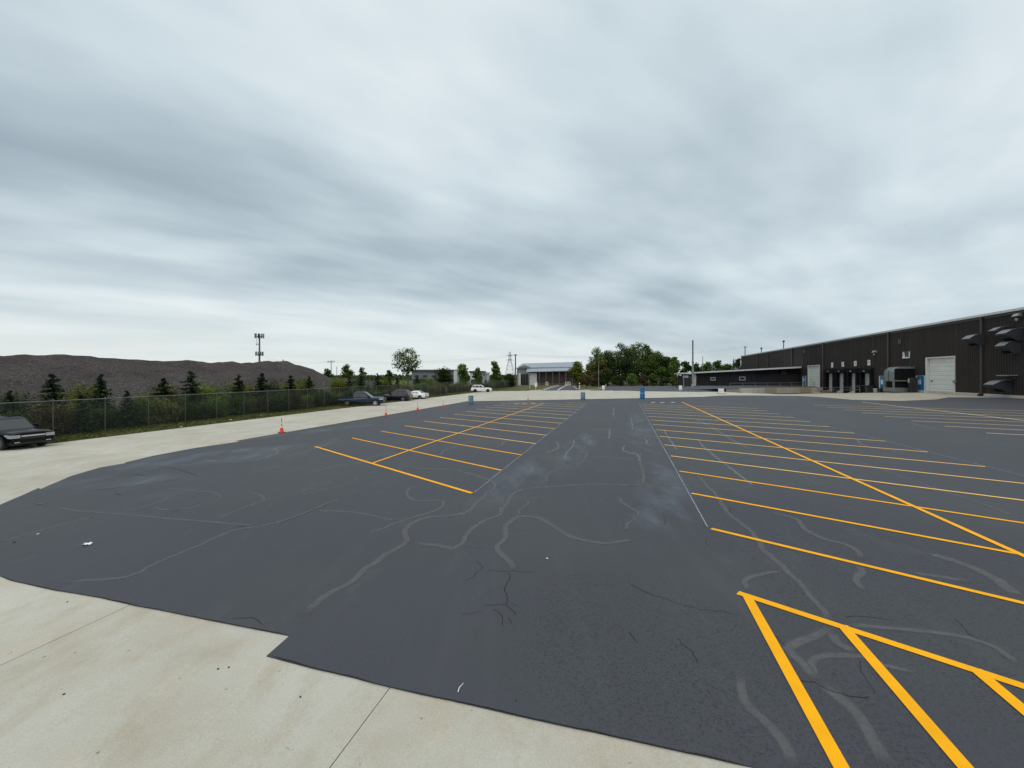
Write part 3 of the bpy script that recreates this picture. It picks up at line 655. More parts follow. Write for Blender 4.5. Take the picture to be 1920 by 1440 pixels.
for i, o in enumerate(docks):
    a0, a1, z0, z1 = o; y0, y1 = a0-70, a1-70; num = '1234'[i]
    d = empty_part('dock_door', wh); hgt = (z1-z0)/6
    for k in range(6): MB().box(.24, .3, y0, y1, z0+k*hgt+.01, z0+(k+1)*hgt-.01).build('door_section', 'dock_grey', d)
    MB().box(.2, .24, (y0+y1)/2-.3, (y0+y1)/2+.1, z0+1.55, z0+1.75).build('pane', 'glass', d)
    s = empty_part('dock_shelter', wh)
    MB().box(-.4, .02, y1, y1+.62, z0, z1+.55).build('side_pad', 'pad_black', s); MB().box(-.4, .02, y0-.62, y0, z0, z1+.55).build('side_pad', 'pad_black', s)
    MB().prism([(-.55, z1+.1), (-.52, z1+.75), (.02, z1+1.0), (.02, z1+.05)], 'y', y0-.66, y1+.66).build('header_pad', 'pad_black', s)
    MB().box(-.60, -.552, (y0+y1)/2-.25, (y0+y1)/2+.25, z1+.3, z1+.5).build('lamp', 'galv', s)
    MB().box(-.35, .3, y0+.1, y1-.1, z0-.25, z0+.02).build('leveller_lip', 'footing_concrete', s)
    for yy in (y0-.4, y1+.1): MB().box(-.5, -.02, yy, yy+.3, z0-.35, z0-.02).build('bumper', 'rubber', s)
    sx = (1561, 1581, 1604.5, 1630)[i]; sa = wall_a(sx); zt = wall_z(sx, (680, 678.5, 677, 675)[i]); zb = wall_z(sx, (689, 687.5, 686.5, 685)[i])
    p = MB().box(-.09, -.05, sa-70.42, sa-69.58, zb, zt).build('number_sign', 'sign_white', wh)
    mb = MB(); digit(mb, num, sa-70, zb+(zt-zb)*.16, (zt-zb)*.68, -.09); mb.build('digit', 'black_plastic', p)
for o in blues:
    a0, a1, z0, z1 = o; y0, y1 = a0-70, a1-70; d = empty_part('steel_door', wh); w = y1-y0
    MB().box(.02, .1, y0+.12, y1-.12, z0, z1-.12).build('leaf', 'door_blue', d)
    MB().box(-.08, .5, y1-.12, y1, z0, z1).build('jamb', 'notice_white', d); MB().box(-.08, .5, y0, y0+.12, z0, z1).build('jamb', 'notice_white', d); MB().box(-.075, .5, y0+.12, y1-.12, z1-.12, z1-.002).build('head', 'drum_pale_blue', d)
    MB().box(-.005, .02, y0+w*.5, y1-w*.18, z0+(z1-z0)*.48, z0+(z1-z0)*.74).build('notice', 'notice_white', d); MB().box(-.004, .02, y0+w*.5, y1-w*.18, z0+(z1-z0)*.76, z0+(z1-z0)*.85).build('window', 'drum_pale_blue', d)
    MB().box(-.06, .02, y0+w*.22, y0+w*.27, z0+(z1-z0)*.44, z0+(z1-z0)*.5).build('handle', 'chrome', d); MB().box(.1, .5, y0, y1, z0-.3, z0-.001).build('sill', 'footing_concrete', d)
# small window high on the wall
y0, y1, z0, z1 = win[0]-70, win[1]-70, win[2], win[3]
w_ = MB().box(.12, .16, y0, y1, z0, z1).build('window', 'glass', wh)
for nm, bx in (('frame', (-.10, .2, y1-.16, y1+.02, z0, z1)), ('frame', (-.10, .2, y0-.02, y0+.06, z0, z1))): MB().box(*bx).build(nm, 'sign_white', w_)
MB().box(-.14, .2, y0-.02, y1+.02, z0-.02, z0+.14).build('sill', 'sign_white', w_); MB().box(-.08, .2, y0+.06, y1-.16, z1-.06, z1).build('frame', 'galv_dull', w_)
# exhaust hoods: a duct box out of the wall and a mouth sloping down
def hood(x, yc, w, h, out, duct=.5):
    a = wall_a(x); zc = wall_z(x, yc); y = a-70; o = empty_part('exhaust_hood', wh)
    MB().box(-duct, -.02, y-w/2, y+w/2, zc-h/2, zc+h/2).build('duct', 'hood_dark', o)
    m = MB().prism([(-duct, zc+h/2), (-duct, zc-h/2), (-duct-out, zc+h*.02), (-duct-out, zc+h*.12), (-duct-out*.45, zc+h*.42)], 'y', y-w/2-.02, y+w/2+.02); m.build('cowl', 'hood_dark', o)
    MB().add([(-duct-out-.01, y-w/2-.02, zc+h*.135), (-duct-out-.01, y+w/2+.02, zc+h*.135), (-duct-out*.45, y+w/2+.02, zc+h*.435), (-duct-out*.45, y-w/2-.02, zc+h*.435), (-duct, y-w/2-.02, zc+h*.52), (-duct, y+w/2+.02, zc+h*.52)], [(0, 3, 2, 1), (3, 4, 5, 2)]).build('lit_top', 'hood_metal', o)  # paler sheet over the slope: light on the hood's top put into its colour
    MB().box(-.06, -.02, y-w/2-.12, y+w/2+.12, zc-h/2-.1, zc+h/2+.1).build('flange', 'trim_dark', o); 
    MB().add([(-duct-.02, y-w/2+.06, zc-h/2-.004), (-duct-out+.06, y-w/2+.06, zc+.008), (-duct-out+.06, y+w/2-.06, zc+.008), (-duct-.02, y+w/2-.06, zc-h/2-.004)], [(0, 1, 2, 3)]).build('mouth', 'pad_black', o)
hood(1838, 637.5, 1.3, 1.35, .95, .5); hood(1884, 622, .95, 1.15, .95, .25); hood(1908, 628, 1.3, 1.3, 1.0, .5); hood(1906, 651, 1.25, 1.3, .8, .7); hood(1887, 724, 1.4, 1.3, 1.2, .45)
a = wall_a(1898); z = wall_z(1898, 704)
b_ = MB().box(-.95, -.02, a-70-.75, a-70+.75, z-.05, z+.05).build('wall_shelf', 'hood_metal', wh); MB().prism([(-.85, z-.05), (-.05, z-.05), (-.05, z-.55)], 'y', a-70-.6, a-70-.54).build('bracket', 'trim_dark', b_)
for x, yy in ((1643, 659.5), (1913, 591)):
    a = wall_a(x); z = wall_z(x, yy); l = MB().prism([(-.55, z-.1), (-.02, z-.16), (-.02, z+.2), (-.3, z+.2)], 'y', a-70-.35, a-70+.35).build('wall_lamp', 'galv', wh)
    MB().lathe([(.02, -.22), (.13, -.16), (.16, 0), (.1, .1)], 10, (-.3, a-70, z-.42)).build('camera_dome', 'galv', l)
for x, yy in ((1688, 640), (1509, 659)):
    a = wall_a(x); z = wall_z(x, yy); MB().box(-.12, -.045, a-70-.4, a-70+.4, z-.35, z+.35).build('louvre', 'trim_dark', wh)
a = wall_a(1792.5); z = wall_z(1792, 716); MB().box(-.3, -.02, a-70-.12, a-70+.12, z-.15, z+.2).build('control_box', 'galv', wh)
for x, hh in ((1418, 1.6), (1458, 2.3)):
    a = wall_a(x); v = MB().tube((1.5, a-70, ROOF), (1.5, a-70, ROOF+hh), .12, n=8).build('roof_vent', 'dark_metal', wh); MB().lathe([(.1, 0), (.34, .1), (.3, .42), (.05, .55)], 10, (1.5, a-70, ROOF+hh-.1)).build('cap', 'dark_metal', v)

# trash compactor and clutter by the wall
def compactor():
    x0, x1 = 1683, 1712; ac = wall_a(1705); X, Y = W(ac, 39.95); r = empty('trash_compactor', (X, Y, gz(X, Y)+.02), -TH, label='grey arched trash compactor chute against the warehouse wall', cat='compactor')
    w = 2.6
    def arch(y0, y1, rr=2.0, zt=3.9):
        pts = [(1.7, 1.55)] ; n = 8
        out = [(-rr*.42+0, 1.55)]
        prof = [(-1.05, 1.7), (-1.05, 3.0)] + [(-1.05+1.0*(1-math.cos(k/n*math.pi/2)), 3.0+(zt-3.0)*math.sin(k/n*math.pi/2)) for k in range(1, n+1)] + [(1.75, zt), (1.75, 1.7)]
        return MB().prism(prof, 'y', y0, y1)
    arch(-w/2, -w/2+1.25).build('hood_section', 'compactor_grey', r, smooth=True); arch(-w/2+1.45, -w/2+2.35).build('hood_section', 'compactor_grey', r, smooth=True); arch(-w/2+2.42, w/2, zt=3.85).build('hood_section', 'compactor_grey', r, smooth=True)
    arch(-w/2+1.25, -w/2+1.45, zt=3.82).build('seam', 'dark_metal', r)
    MB().box(-1.0, 1.7, -w/2-.03, -w/2-.004, 1.9, 3.6).build('side_door', 'pad_black', r)
    MB().box(-.9, 1.7, -w/2+.25, w/2-.3, .75, 1.69).build('charge_box', 'pad_black', r); MB().box(-1.15, 1.7, -w/2-.02, w/2+.05, .12, .74).build('ram_frame', 'compactor_grey', r)
    for y in (-w/2+.1, w/2-.25): MB().box(-1.1, -.9, y, y+.2, .74, 1.7).build('column', 'compactor_grey', r)
    for y in (-w/2+.2, w/2-.5): MB().box(-1.3, 1.7, y, y+.22, 0, .12).build('skid', 'dark_metal', r)
    MB().box(-.5, .1, w/2+.02, w/2+.6, 1.6, 3.4).build('side_chute', 'galv_dull', r); MB().add([(-1.3, w/2-.2, 3.7), (-1.3, w/2+1.0, 3.6), (-.2, w/2+1.0, 3.75), (-.2, w/2-.2, 3.85)], [(0, 1, 2, 3)]).build('canopy_flap', 'galv', r)
    MB().box(.3, 1.2, -w/2-1.15, -w/2-.7, .02, 2.3).build('control_panel', 'dark_metal', r); MB().box(.22, .3, -w/2-1.1, -w/2-.8, 1.5, 2.1).build('switch_box', 'beige_wall', r)
compactor()
X, Y = W(wall_a(1672), 41.15); o = MB().prism([(-1.3, 0), (1.3, 0), (1.3, 1.85), (-1.3, 1.85)], 'x', -.1, .1).add([(-.14, -1.34, 1.85), (.14, -1.34, 1.85), (.14, 1.34, 1.85), (-.14, 1.34, 1.85), (-.14, -1.34, 1.95), (.14, -1.34, 1.95), (.14, 1.34, 1.95), (-.14, 1.34, 1.95)], [(0, 3, 2, 1), (4, 5, 6, 7), (0, 1, 5, 4), (1, 2, 6, 5), (2, 3, 7, 6), (3, 0, 4, 7)]).build('screen_wall', 'beige_wall')
o.location = (X, Y, gz(X, Y)-.02); o.rotation_euler.z = -TH; tag(o, 'low beige masonry screen wall between blue door and compactor', 'wall')
def bin_(x, w, h, col, label, name='trash_bin', b=39.9):
    X, Y = W(wall_a(x), b); r = empty(name, (X, Y, gz(X, Y)), -TH, label=label, cat='bin')
    MB().add([(sx*w*.42, sy*w*.42, 0) for sx, sy in ((-1, -1), (1, -1), (1, 1), (-1, 1))]+[(sx*w*.5, sy*w*.5, h) for sx, sy in ((-1, -1), (1, -1), (1, 1), (-1, 1))], [(0, 3, 2, 1), (4, 5, 6, 7), (0, 1, 5, 4), (1, 2, 6, 5), (2, 3, 7, 6), (3, 0, 4, 7)]).build('body', col, r)
    MB().prism([(-w*.54, h), (w*.54, h), (w*.5, h+.09), (-w*.2, h+.13), (-w*.54, h+.05)], 'y', -w*.54, w*.54).build('lid', col, r)
bin_(1651, .95, 1.15, 'black_plastic', 'black wheeled bin in front of the blue door left of the compactor'); bin_(1668, .9, .55, 'dock_grey', 'low grey bin beside the beige screen wall'); bin_(1675, .8, .6, 'dark_metal', 'low dark bin nearest the compactor')
X, Y = W(wall_a(1640), 40.3); r = empty('dumpster', (X, Y, gz(X, Y)+.02), -TH, label='black open dumpster in front of the fourth dock door', cat='dumpster')
MB().add([(-.7, -1.1, .15), (.7, -1.1, .15), (.7, 1.1, .15), (-.7, 1.1, .15), (-.95, -1.3, 1.25), (.8, -1.3, 1.25), (.8, 1.3, 1.25), (-.95, 1.3, 1.25)], [(0, 3, 2, 1), (0, 1, 5, 4), (1, 2, 6, 5), (2, 3, 7, 6), (3, 0, 4, 7)]).build('tub', 'pad_black', r)
MB().box(-1.0, .82, -1.35, -1.25, 1.2, 1.3).box(-1.0, .82, 1.25, 1.35, 1.2, 1.3).box(-1.0, -.9, -1.25, 1.25, 1.2, 1.3).box(.74, .84, -1.25, 1.25, 1.2, 1.3).build('rim', 'dark_metal', r)
for y in (-.9, .8): MB().box(-.65, .65, y, y+.1, 0, .15).build('skid', 'dark_metal', r)

# ------------------------------------------------------------------ low annex with shed roof
AF = 119.0
an = empty('annex_building', W(AF, 28)+(UP,), -TH, label='low black annex with thin white shed roof and two small windows', cat='building')
def annex_b(x):
    dx = (x-960)/F; return AF*(dx*CU-SU)/(dx*SU+CU)
def annex_t(x): return AF*CU - annex_b(x)*SU
def ax(x): return annex_b(x)-28
def az(x, y): return zat(y, annex_t(x))-UP
bl, br = ax(1283), 13.35
rl, rr_ = az(1280, 701.2), az(1500, 690.5)
def roofz(x): return rl+(rr_-rl)*(x-bl)/(br-bl)
edges = [bl+3.2+(br-bl-3.2)*i/12 for i in range(13)]
wins = [(ax(1332), ax(1341.5), az(1336, 713.3), az(1336, 707.3)), (ax(1386), ax(1397.5), az(1391, 713), az(1391, 706.3))]
ed = sorted(set(edges) | {e for w in wins for e in w[:2]})
for e0, e1 in zip(ed[:-1], ed[1:]):
    m = (e0+e1)/2; rec = .0 if m < ax(1420) else .9
    hole = [w for w in wins if w[0] < m < w[1]]
    def pan(z0a, z0b, z1a, z1b):
        MB().add([(e0+.01, rec, z0a), (e1-.01, rec, z0b), (e1-.01, rec+.2, z0b), (e0+.01, rec+.2, z0a), (e0+.01, rec, z1a), (e1-.01, rec, z1b), (e1-.01, rec+.2, z1b), (e0+.01, rec+.2, z1a)], [(0, 3, 2, 1), (4, 5, 6, 7), (0, 1, 5, 4), (1, 2, 6, 5), (2, 3, 7, 6), (3, 0, 4, 7)]).build('wall_panel', 'low_siding', an)
    if hole: pan(-.6, -.6, hole[0][2], hole[0][2]); pan(hole[0][3], hole[0][3], roofz(e0), roofz(e1))
    else: pan(-.6, -.6, roofz(e0), roofz(e1))
for w in wins:
    p = MB().box(w[0], w[1], .1, .13, w[2], w[3]).build('window', 'glass', an); t = .16
    for bx in ((w[0]-.02, w[1]+.02, -.06, .1, w[3]-t, w[3]+.02), (w[0]-.02, w[1]+.02, -.06, .1, w[2]-.02, w[2]+t), (w[0]-.02, w[0]+t, -.055, .1, w[2]+t, w[3]-t), (w[1]-t, w[1]+.02, -.055, .1, w[2]+t, w[3]-t)): MB().box(*bx).build('frame', 'galv', p)
MB().prism([(bl-1.0, rl-.02), (br, rr_+.05), (br, rr_+.45), (bl-1.0, rl+.3)], 'y', -1.1, 14).build('roof', 'roof_trim', an)
MB().box(bl, br, .35, 13.5, -.6, rl-.1).build('core', 'low_siding', an)
# glazed entry under the left end of the roof
for i in range(3): 
    d = MB().box(bl+.1+i*1.05, bl+1.1+i*1.05, .2, .25, -.3, 2.4).build('entry_door', 'glass', an)
    MB().box(bl+.08+i*1.05, bl+.16+i*1.05, .1, .2, -.3, 2.5).build('mullion', 'dark_metal', d)
MB().box(bl+.05, bl+3.2, .1, .3, 2.42, rl-.1).build('transom_panel', 'low_siding', an)
MB().box(ax(1280), ax(1290.5), -.2, .08, az(1285, 708), az(1285, 704)).build('entry_sign', 'sign_white', an)
MB().box(ax(1300), ax(1304.5), -.5, -.12, -.5, roofz(ax(1300))-.03).build('column', 'footing_concrete', an); MB().tube((bl-.2, -.6, -.4), (bl-.2, -.6, rl-.02), .11).build('entry_post', 'galv', an); MB().lathe([(.05, -.3), (.3, -.1), (.3, .15), (.05, .3)], 10, (ax(1276), -.3, az(1276, 703.5))).build('globe_lamp', 'sign_white', an)
MB().box(ax(1463), ax(1466), .7, .88, -.2, roofz(ax(1464))-.05).build('downspout', 'pad_black', an); MB().box(ax(1467), ax(1476), .8, .88, -.1, roofz(ax(1470))-.6).build('flush_door', 'trim_dark', an)

# ------------------------------------------------------------------ dirt mound
def mound():
    # ridge height along a, taken as one long dumped heap
    keys = [(-60, 5.4), (-30, 6.0), (0, 6.5), (18, 6.5), (30, 6.15), (42, 6.4), (55, 6.1), (66, 6.5), (72, 6.0), (76.5, 6.9), (80.5, 6.95), (84, 6.0), (90, 3.9), (95, 3.2), (101, 3.05), (108, 2.4), (118, 1.0), (130, -.9)]
    def ridge(a):
        for (p, h), (q, k) in zip(keys[:-1], keys[1:]):
            if p <= a <= q: t = (a-p)/(q-p); t = t*t*(3-2*t); return h+(k-h)*t
        return -.9
    As = [-60+1.0*i for i in range(191)]; ss = [i/34 for i in range(35)]; vs = []
    for a in As:
        h = ridge(a); 
        for s in ss:
            if s < .6: f = (s/.6); b = -56-19*s/.6; prof = f**.92
            else: f = (1-s)/.4; b = -75-26*(s-.6)/.4; prof = f**.9
            X, Y = W(a, b); n = noise.fractal((X*.10, Y*.10, 3), 1.0, 2.0, 4)*.55 + noise.noise((X*.55, Y*.55, 1))*.2 + noise.noise((X*1.4, Y*1.4, 1))*.17
            z = -.9 + (h+.9)*prof + n*min(1, prof*2.2)*(.35+.65*min(1, (1-prof)*6+.1))
            z += (.55*noise.noise((a*.17, 3.3, 0))+.22*noise.noise((a*.5, 1, 0)))*sm(prof, .55, 1)
            vs.append((X, Y, z))
    n = len(ss)
    o = MB().add(vs, [(i*n+j, i*n+j+1, (i+1)*n+j+1, (i+1)*n+j) for i in range(len(As)-1) for j in range(n-1)]).build('mound', 'mound_dirt', smooth=True)
    tag(o, 'long bare heap of dark brown dirt behind the fence', 'mound')
mound()

# ------------------------------------------------------------------ foliage
def leaves(pts, size, mat, name, rng, flat=0.0, aspect=.6, jitter=.4, up=0.0):
    """many small leaf-clump faces; pts = [(pos, outward normal, shade)]"""
    vs = []; fs = []; sh = []
    for p, nrm, s in pts:
        n = Vector((rng.gauss(0, 1), rng.gauss(0, 1), rng.gauss(0, 1))).normalized()*(.9) + Vector(nrm)*.8 + Vector((0, 0, up)); 
        if n.length < .01: continue
        n.normalize(); e = n.orthogonal().normalized(); e = Matrix.Rotation(rng.uniform(0, 6.28), 3, n) @ e; g = n.cross(e)
        l = size*rng.uniform(1-jitter, 1+jitter); w = l*aspect*rng.uniform(.7, 1.2); k = len(vs); c = Vector(p)
        vs += [c-e*l*.5, c+g*w*.5-e*l*.08, c+e*l*.5, c-g*w*.5+e*l*.06]
        fs.append((k, k+1, k+2, k+3)); q = min(1, max(0, s+rng.uniform(-.25, .25))); sh += [q]*4
    me = bpy.data.meshes.new(name); me.from_pydata([tuple(v) for v in vs], [], fs); me.materials.append(MAT[mat])
    a = me.attributes.new('shade', 'FLOAT', 'POINT'); a.data.foreach_set('value', sh); return me
def blob_points(blobs, n, rng, shell=.5):
    tot = sum(r[0]*r[1]*r[2] for _, r in blobs)**1; out = []
    wts = [(r[0]*r[1]*r[2])**.7 for _, r in blobs]; sw = sum(wts)
    for (c, r), w in zip(blobs, wts):
        for _ in range(int(n*w/sw)):
            d = Vector((rng.gauss(0, 1), rng.gauss(0, 1), rng.gauss(0, 1))).normalized()
            k = (shell + (1-shell)*rng.random()) if rng.random() < .8 else rng.random()
            k *= 1+.22*noise.noise((d.x*2.3+c[0], d.y*2.3+c[1], d.z*2.3+c[2]))
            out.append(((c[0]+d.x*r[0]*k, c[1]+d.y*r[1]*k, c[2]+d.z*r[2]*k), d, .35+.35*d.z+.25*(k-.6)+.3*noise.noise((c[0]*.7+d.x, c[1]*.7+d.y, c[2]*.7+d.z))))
    return out
def crown_blobs(h0, h1, w, rng, n=14, shape='round'):
    bl = []
    for i in range(n):
        f = (i+.5)/n; z = h0+(h1-h0)*(.12+.80*f); 
        env = {'round': math.sin(math.pi*min(.97, .12+.85*f))**.6, 'cone': 1.02-.85*f, 'oval': math.sin(math.pi*(.15+.75*f))**.8, 'vase': .35+.75*math.sin(math.pi*min(.95, .18+.7*f))}[shape]
        rad = w/2*env; an = rng.uniform(0, 6.28)+i*2.4; rr = rad*rng.uniform(.25, .62)
        s = rng.uniform(.26, .42)*w*(.55+.45*env)*.9
        bl.append(((math.cos(an)*rr, math.sin(an)*rr, z), (s, s, s*rng.uniform(.6, .85))))
    return bl
def trunk(parent, h, r, rng, limbs=6, spread=1.5, top=None, mat='bark', split=.35):
    m = MB(); p = Vector((0, 0, -.2)); n = 5; pts = []
    for i in range(n+1):
        f = i/n; pts.append(Vector((rng.uniform(-.06, .06)*h*.3*f, rng.uniform(-.06, .06)*h*.3*f, -.2+(h+.2)*f)))
    for i in range(n): m.tube(pts[i], pts[i+1], r*(1-.75*i/n), r*(1-.75*(i+1)/n), 7)
    for k in range(limbs):
        f = rng.uniform(split, .9); j = min(n-1, int(f*n)); b = pts[j].lerp(pts[j+1], f*n-j); an = k*2.4+rng.uniform(-.5, .5); L = spread*rng.uniform(.6, 1.05)*(1.1-f*.5)
        mid = b+Vector((math.cos(an)*L*.5, math.sin(an)*L*.5, L*.45)); end = b+Vector((math.cos(an)*L, math.sin(an)*L, L*.95)); rr = r*(1-.75*f)*.6
        m.tube(b, mid, rr, rr*.65, 5); m.tube(mid, end, rr*.65, rr*.2, 5)
    return m.build('trunk', mat, parent, smooth=True)
def tree(label, x, t, ytop, wpx, mat, shape='round', seed=0, n=2600, leaf=.5, base=.22, nb=16, group=None, name='deciduous_tree', sparse=False, shell=.5, cat='tree'):
    rng = random.Random(seed); X, Y = far(x, t); z = gz(X, Y); h = zat(ytop, t)-z; w = wpx/F*t
    r = empty(name, (X, Y, z), rng.uniform(0, 6), label=label, cat=cat, group=group)
    bl = crown_blobs(h*base, h*1.0, w, rng, nb, shape)
    if sparse: bl = [(c, tuple(q*.62 for q in s)) for c, s in bl]
    top = max(c[2]+s[2] for c, s in bl); k = h/top
    ext = max(math.hypot(c[0], c[1])+s[0]*.85 for c, s in bl); kw = w/2/ext*1.06
    bl = [((c[0]*kw, c[1]*kw, c[2]*k), (s[0]*kw, s[1]*kw, s[2]*max(k, kw*.9))) for c, s in bl]
    n = int(n*1.5)
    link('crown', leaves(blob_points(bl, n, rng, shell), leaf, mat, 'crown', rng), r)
    trunk(r, h*.86, max(.08, h*.02), rng, 9, w*.42)
    return r

# spruces: whorls of drooping boughs
def spruce_mesh(h, w, seed, dens=1.0):
    rng = random.Random(seed); pts = []; tiers = int(11+h)
    for i in range(tiers):
        f = i/tiers; z = h*(.04+.93*f); rad = w/2*(1-f)**.85*rng.uniform(.8, 1.12)+.05; nb = max(4, int(9*(1-f)+4))
        for k in range(nb):
            an = 6.28*k/nb+rng.uniform(-.3, .3)+i*.8; L = rad*rng.uniform(.6, 1.15); zj = rng.uniform(-.6, .6)*h/tiers; m = int((16+26*L)*dens)
            for q in range(m):
                s = (q+rng.random())/m; droop = -.30*L*s+.16*L*s*s
                c = (math.cos(an)*L*s+rng.uniform(-.1, .1)*L*.9, math.sin(an)*L*s+rng.uniform(-.1, .1)*L*.9, z+zj+droop+rng.uniform(-.1, .07))
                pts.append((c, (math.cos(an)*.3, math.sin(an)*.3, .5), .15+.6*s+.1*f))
    return leaves(pts, .24, 'needle', 'boughs', rng, aspect=.35, up=.5)
SP = [spruce_mesh(4.8, 2.7, 1), spruce_mesh(4.8, 2.3, 2), spruce_mesh(4.8, 3.0, 3)]
TR = MB().tube((0, 0, -.3), (0, 0, 4.7), .09, .015, 6).mesh('trunk', 'bark')
spruces = [(98, 695, -41), (188, 697, -41.3), (307, 703, -41), (358, 692, -41.5), (447, 700, -41), (491, 694.5, -41), (545, 701, -41.2), (580, 702.5, -41.5), (655, 704, -42), (677, 701, -43), (708, 698, -42), (729, 704, -42.5), (745, 706, -43), (782, 702, -45), (152, 735, -38.6), (238, 728, -38.9), (17, 728, -41)]
for i, (x, yt, b) in enumerate(spruces):
    t = wall_t(x, b); X, Y = far(x, t); z = gz(X, Y); h = zat(yt, t)-z
    nm = ORD[i] if i < 14 else None
    lab = ('%s young spruce from the left in the row behind the fence' % nm if nm else ['short spruce under the second tall spruce, close behind the fence', 'short bushy spruce left of the third tall spruce, close behind the fence', 'low spruce behind the fence above the cropped black car'][i-14])
    if nm and 0 < i: lab = '%s tall young spruce from the left behind the fence' % ORD[i]
    elif nm: lab = 'leftmost tall young spruce behind the fence'
    r = empty('spruce_tree', (X, Y, z-.05), i*1.7, label=lab, cat='spruce', group='young spruces behind the fence')
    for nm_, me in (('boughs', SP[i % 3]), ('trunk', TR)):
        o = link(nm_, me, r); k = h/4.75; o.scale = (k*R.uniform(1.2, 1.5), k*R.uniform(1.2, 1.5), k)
# shrubs of the hedge
def shrub_mesh(mat, seed, n=4200, leaf=.105):
    rng = random.Random(seed); bl = []
    for i in range(9):
        an = rng.uniform(0, 6.28); rr = rng.uniform(0, .8); bl.append(((math.cos(an)*rr, math.sin(an)*rr, rng.uniform(.35, 1.6)), (rng.uniform(.45, .75),)*2+(rng.uniform(.4, .7),)))
    bl.append(((0, 0, .4), (1.2, 1.2, .55)))
    pts = blob_points(bl, n, rng, .45)
    for k in range(60):                                          # loose shoots
        an = rng.uniform(0, 6.28); rr = rng.uniform(.2, 1.1); hh = rng.uniform(1.4, 2.3); lx, ly = rng.uniform(-.2, .2), rng.uniform(-.2, .2)
        for q in range(16): f = q/16; pts.append(((math.cos(an)*rr+lx*(1-f)+rng.gauss(0, .05), math.sin(an)*rr+ly*(1-f)+rng.gauss(0, .05), hh-f*1.1), (0, 0, 1), .6))
    return leaves(pts, leaf, mat, 'foliage', rng)
SHM = {k: [shrub_mesh(k, 20+i*7+j) for j in range(3)] for i, k in enumerate(('leaf_dark', 'leaf_mid', 'leaf_olive', 'leaf_yellow', 'leaf_brown'))}
STEM = MB()
for k in range(6):
    an = k*1.05; STEM.tube((0, 0, -.1), (math.cos(an)*.5, math.sin(an)*.5, 1.2), .03, .01, 5)
STEM = STEM.mesh('stems', 'bark')
WORD = {'leaf_dark': 'dark green', 'leaf_mid': 'mid green', 'leaf_olive': 'olive green', 'leaf_yellow': 'yellowish green', 'leaf_brown': 'brownish'}
cnt = {}
def shrub(X, Y, sxy, sz, mat, where, group):
    key = (mat, where); cnt[key] = cnt.get(key, 0)+1
    r = empty('shrub', (X, Y, gz(X, Y)-.08), R.uniform(0, 6.28), label='%s %s shrub from the left %s' % (ORD[cnt[key]-1], WORD[mat], where), cat='shrub', group=group)
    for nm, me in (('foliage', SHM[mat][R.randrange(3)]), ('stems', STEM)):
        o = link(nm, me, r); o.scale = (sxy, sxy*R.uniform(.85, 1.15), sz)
a = 8.0; i = 0
front = 'dark dark mid dark olive dark dark brown mid dark dark olive'.split()
while a < 66:                                                    # dense front row right behind the wire
    b = -39.4+R.uniform(-.4, .5); X, Y = W(a, b)
    shrub(X, Y, R.uniform(1.0, 1.35), R.uniform(.85, 1.2), 'leaf_'+front[i % 12], 'in the dense row along the fence', 'shrubs along the fence')
    a += R.uniform(1.5, 2.1); i += 1
back = 'olive yellow mid olive dark yellow olive mid'.split(); a = 10.0; i = 0
while a < 100:                                                   # looser second row, paler
    b = -44+R.uniform(-2.2, 1.5); X, Y = W(a, b)
    shrub(X, Y, R.uniform(1.2, 1.8), R.uniform(1.25, 1.95), 'leaf_'+back[i % 8], 'in the looser row below the dirt mound', 'shrubs below the mound')
    a += R.uniform(2.2, 3.4); i += 1
a = 66.0; i = 0; far_row = 'olive brown olive dark olive mid brown olive'.split()
while a < 152:                                                   # thin row behind the far fence
    b = -39.6+R.uniform(-.8, .6); X, Y = W(a, b)
    shrub(X, Y, R.uniform(1.0, 1.5), R.uniform(.8, 1.15), 'leaf_'+far_row[i % 8], 'in the tall weedy row beyond the parked cars', 'shrubs beyond the parked cars')
    a += R.uniform(2.0, 3.0); i += 1

# grass tufts on the verge
def verge():
    rng = random.Random(5); pts = []
    for _ in range(26000):
        a = 6+rng.random()**1.6*120; b = -34.0-rng.random()**1.1*5.5
        if a > 98: b = b-2+rng.random()*4
        X, Y = W(a, b); pts.append(((X, Y, gz(X, Y)+.04+rng.random()*.06), (0, 0, 0), .45+.5*noise.noise((X*.25, Y*.25, 0))))
    me = leaves(pts, .22, 'grass_blade', 'verge_grass', rng, aspect=.3)
    tag(link('verge_grass', me), 'rough grass along the verge below the fence', 'grass', kind='stuff')
verge()

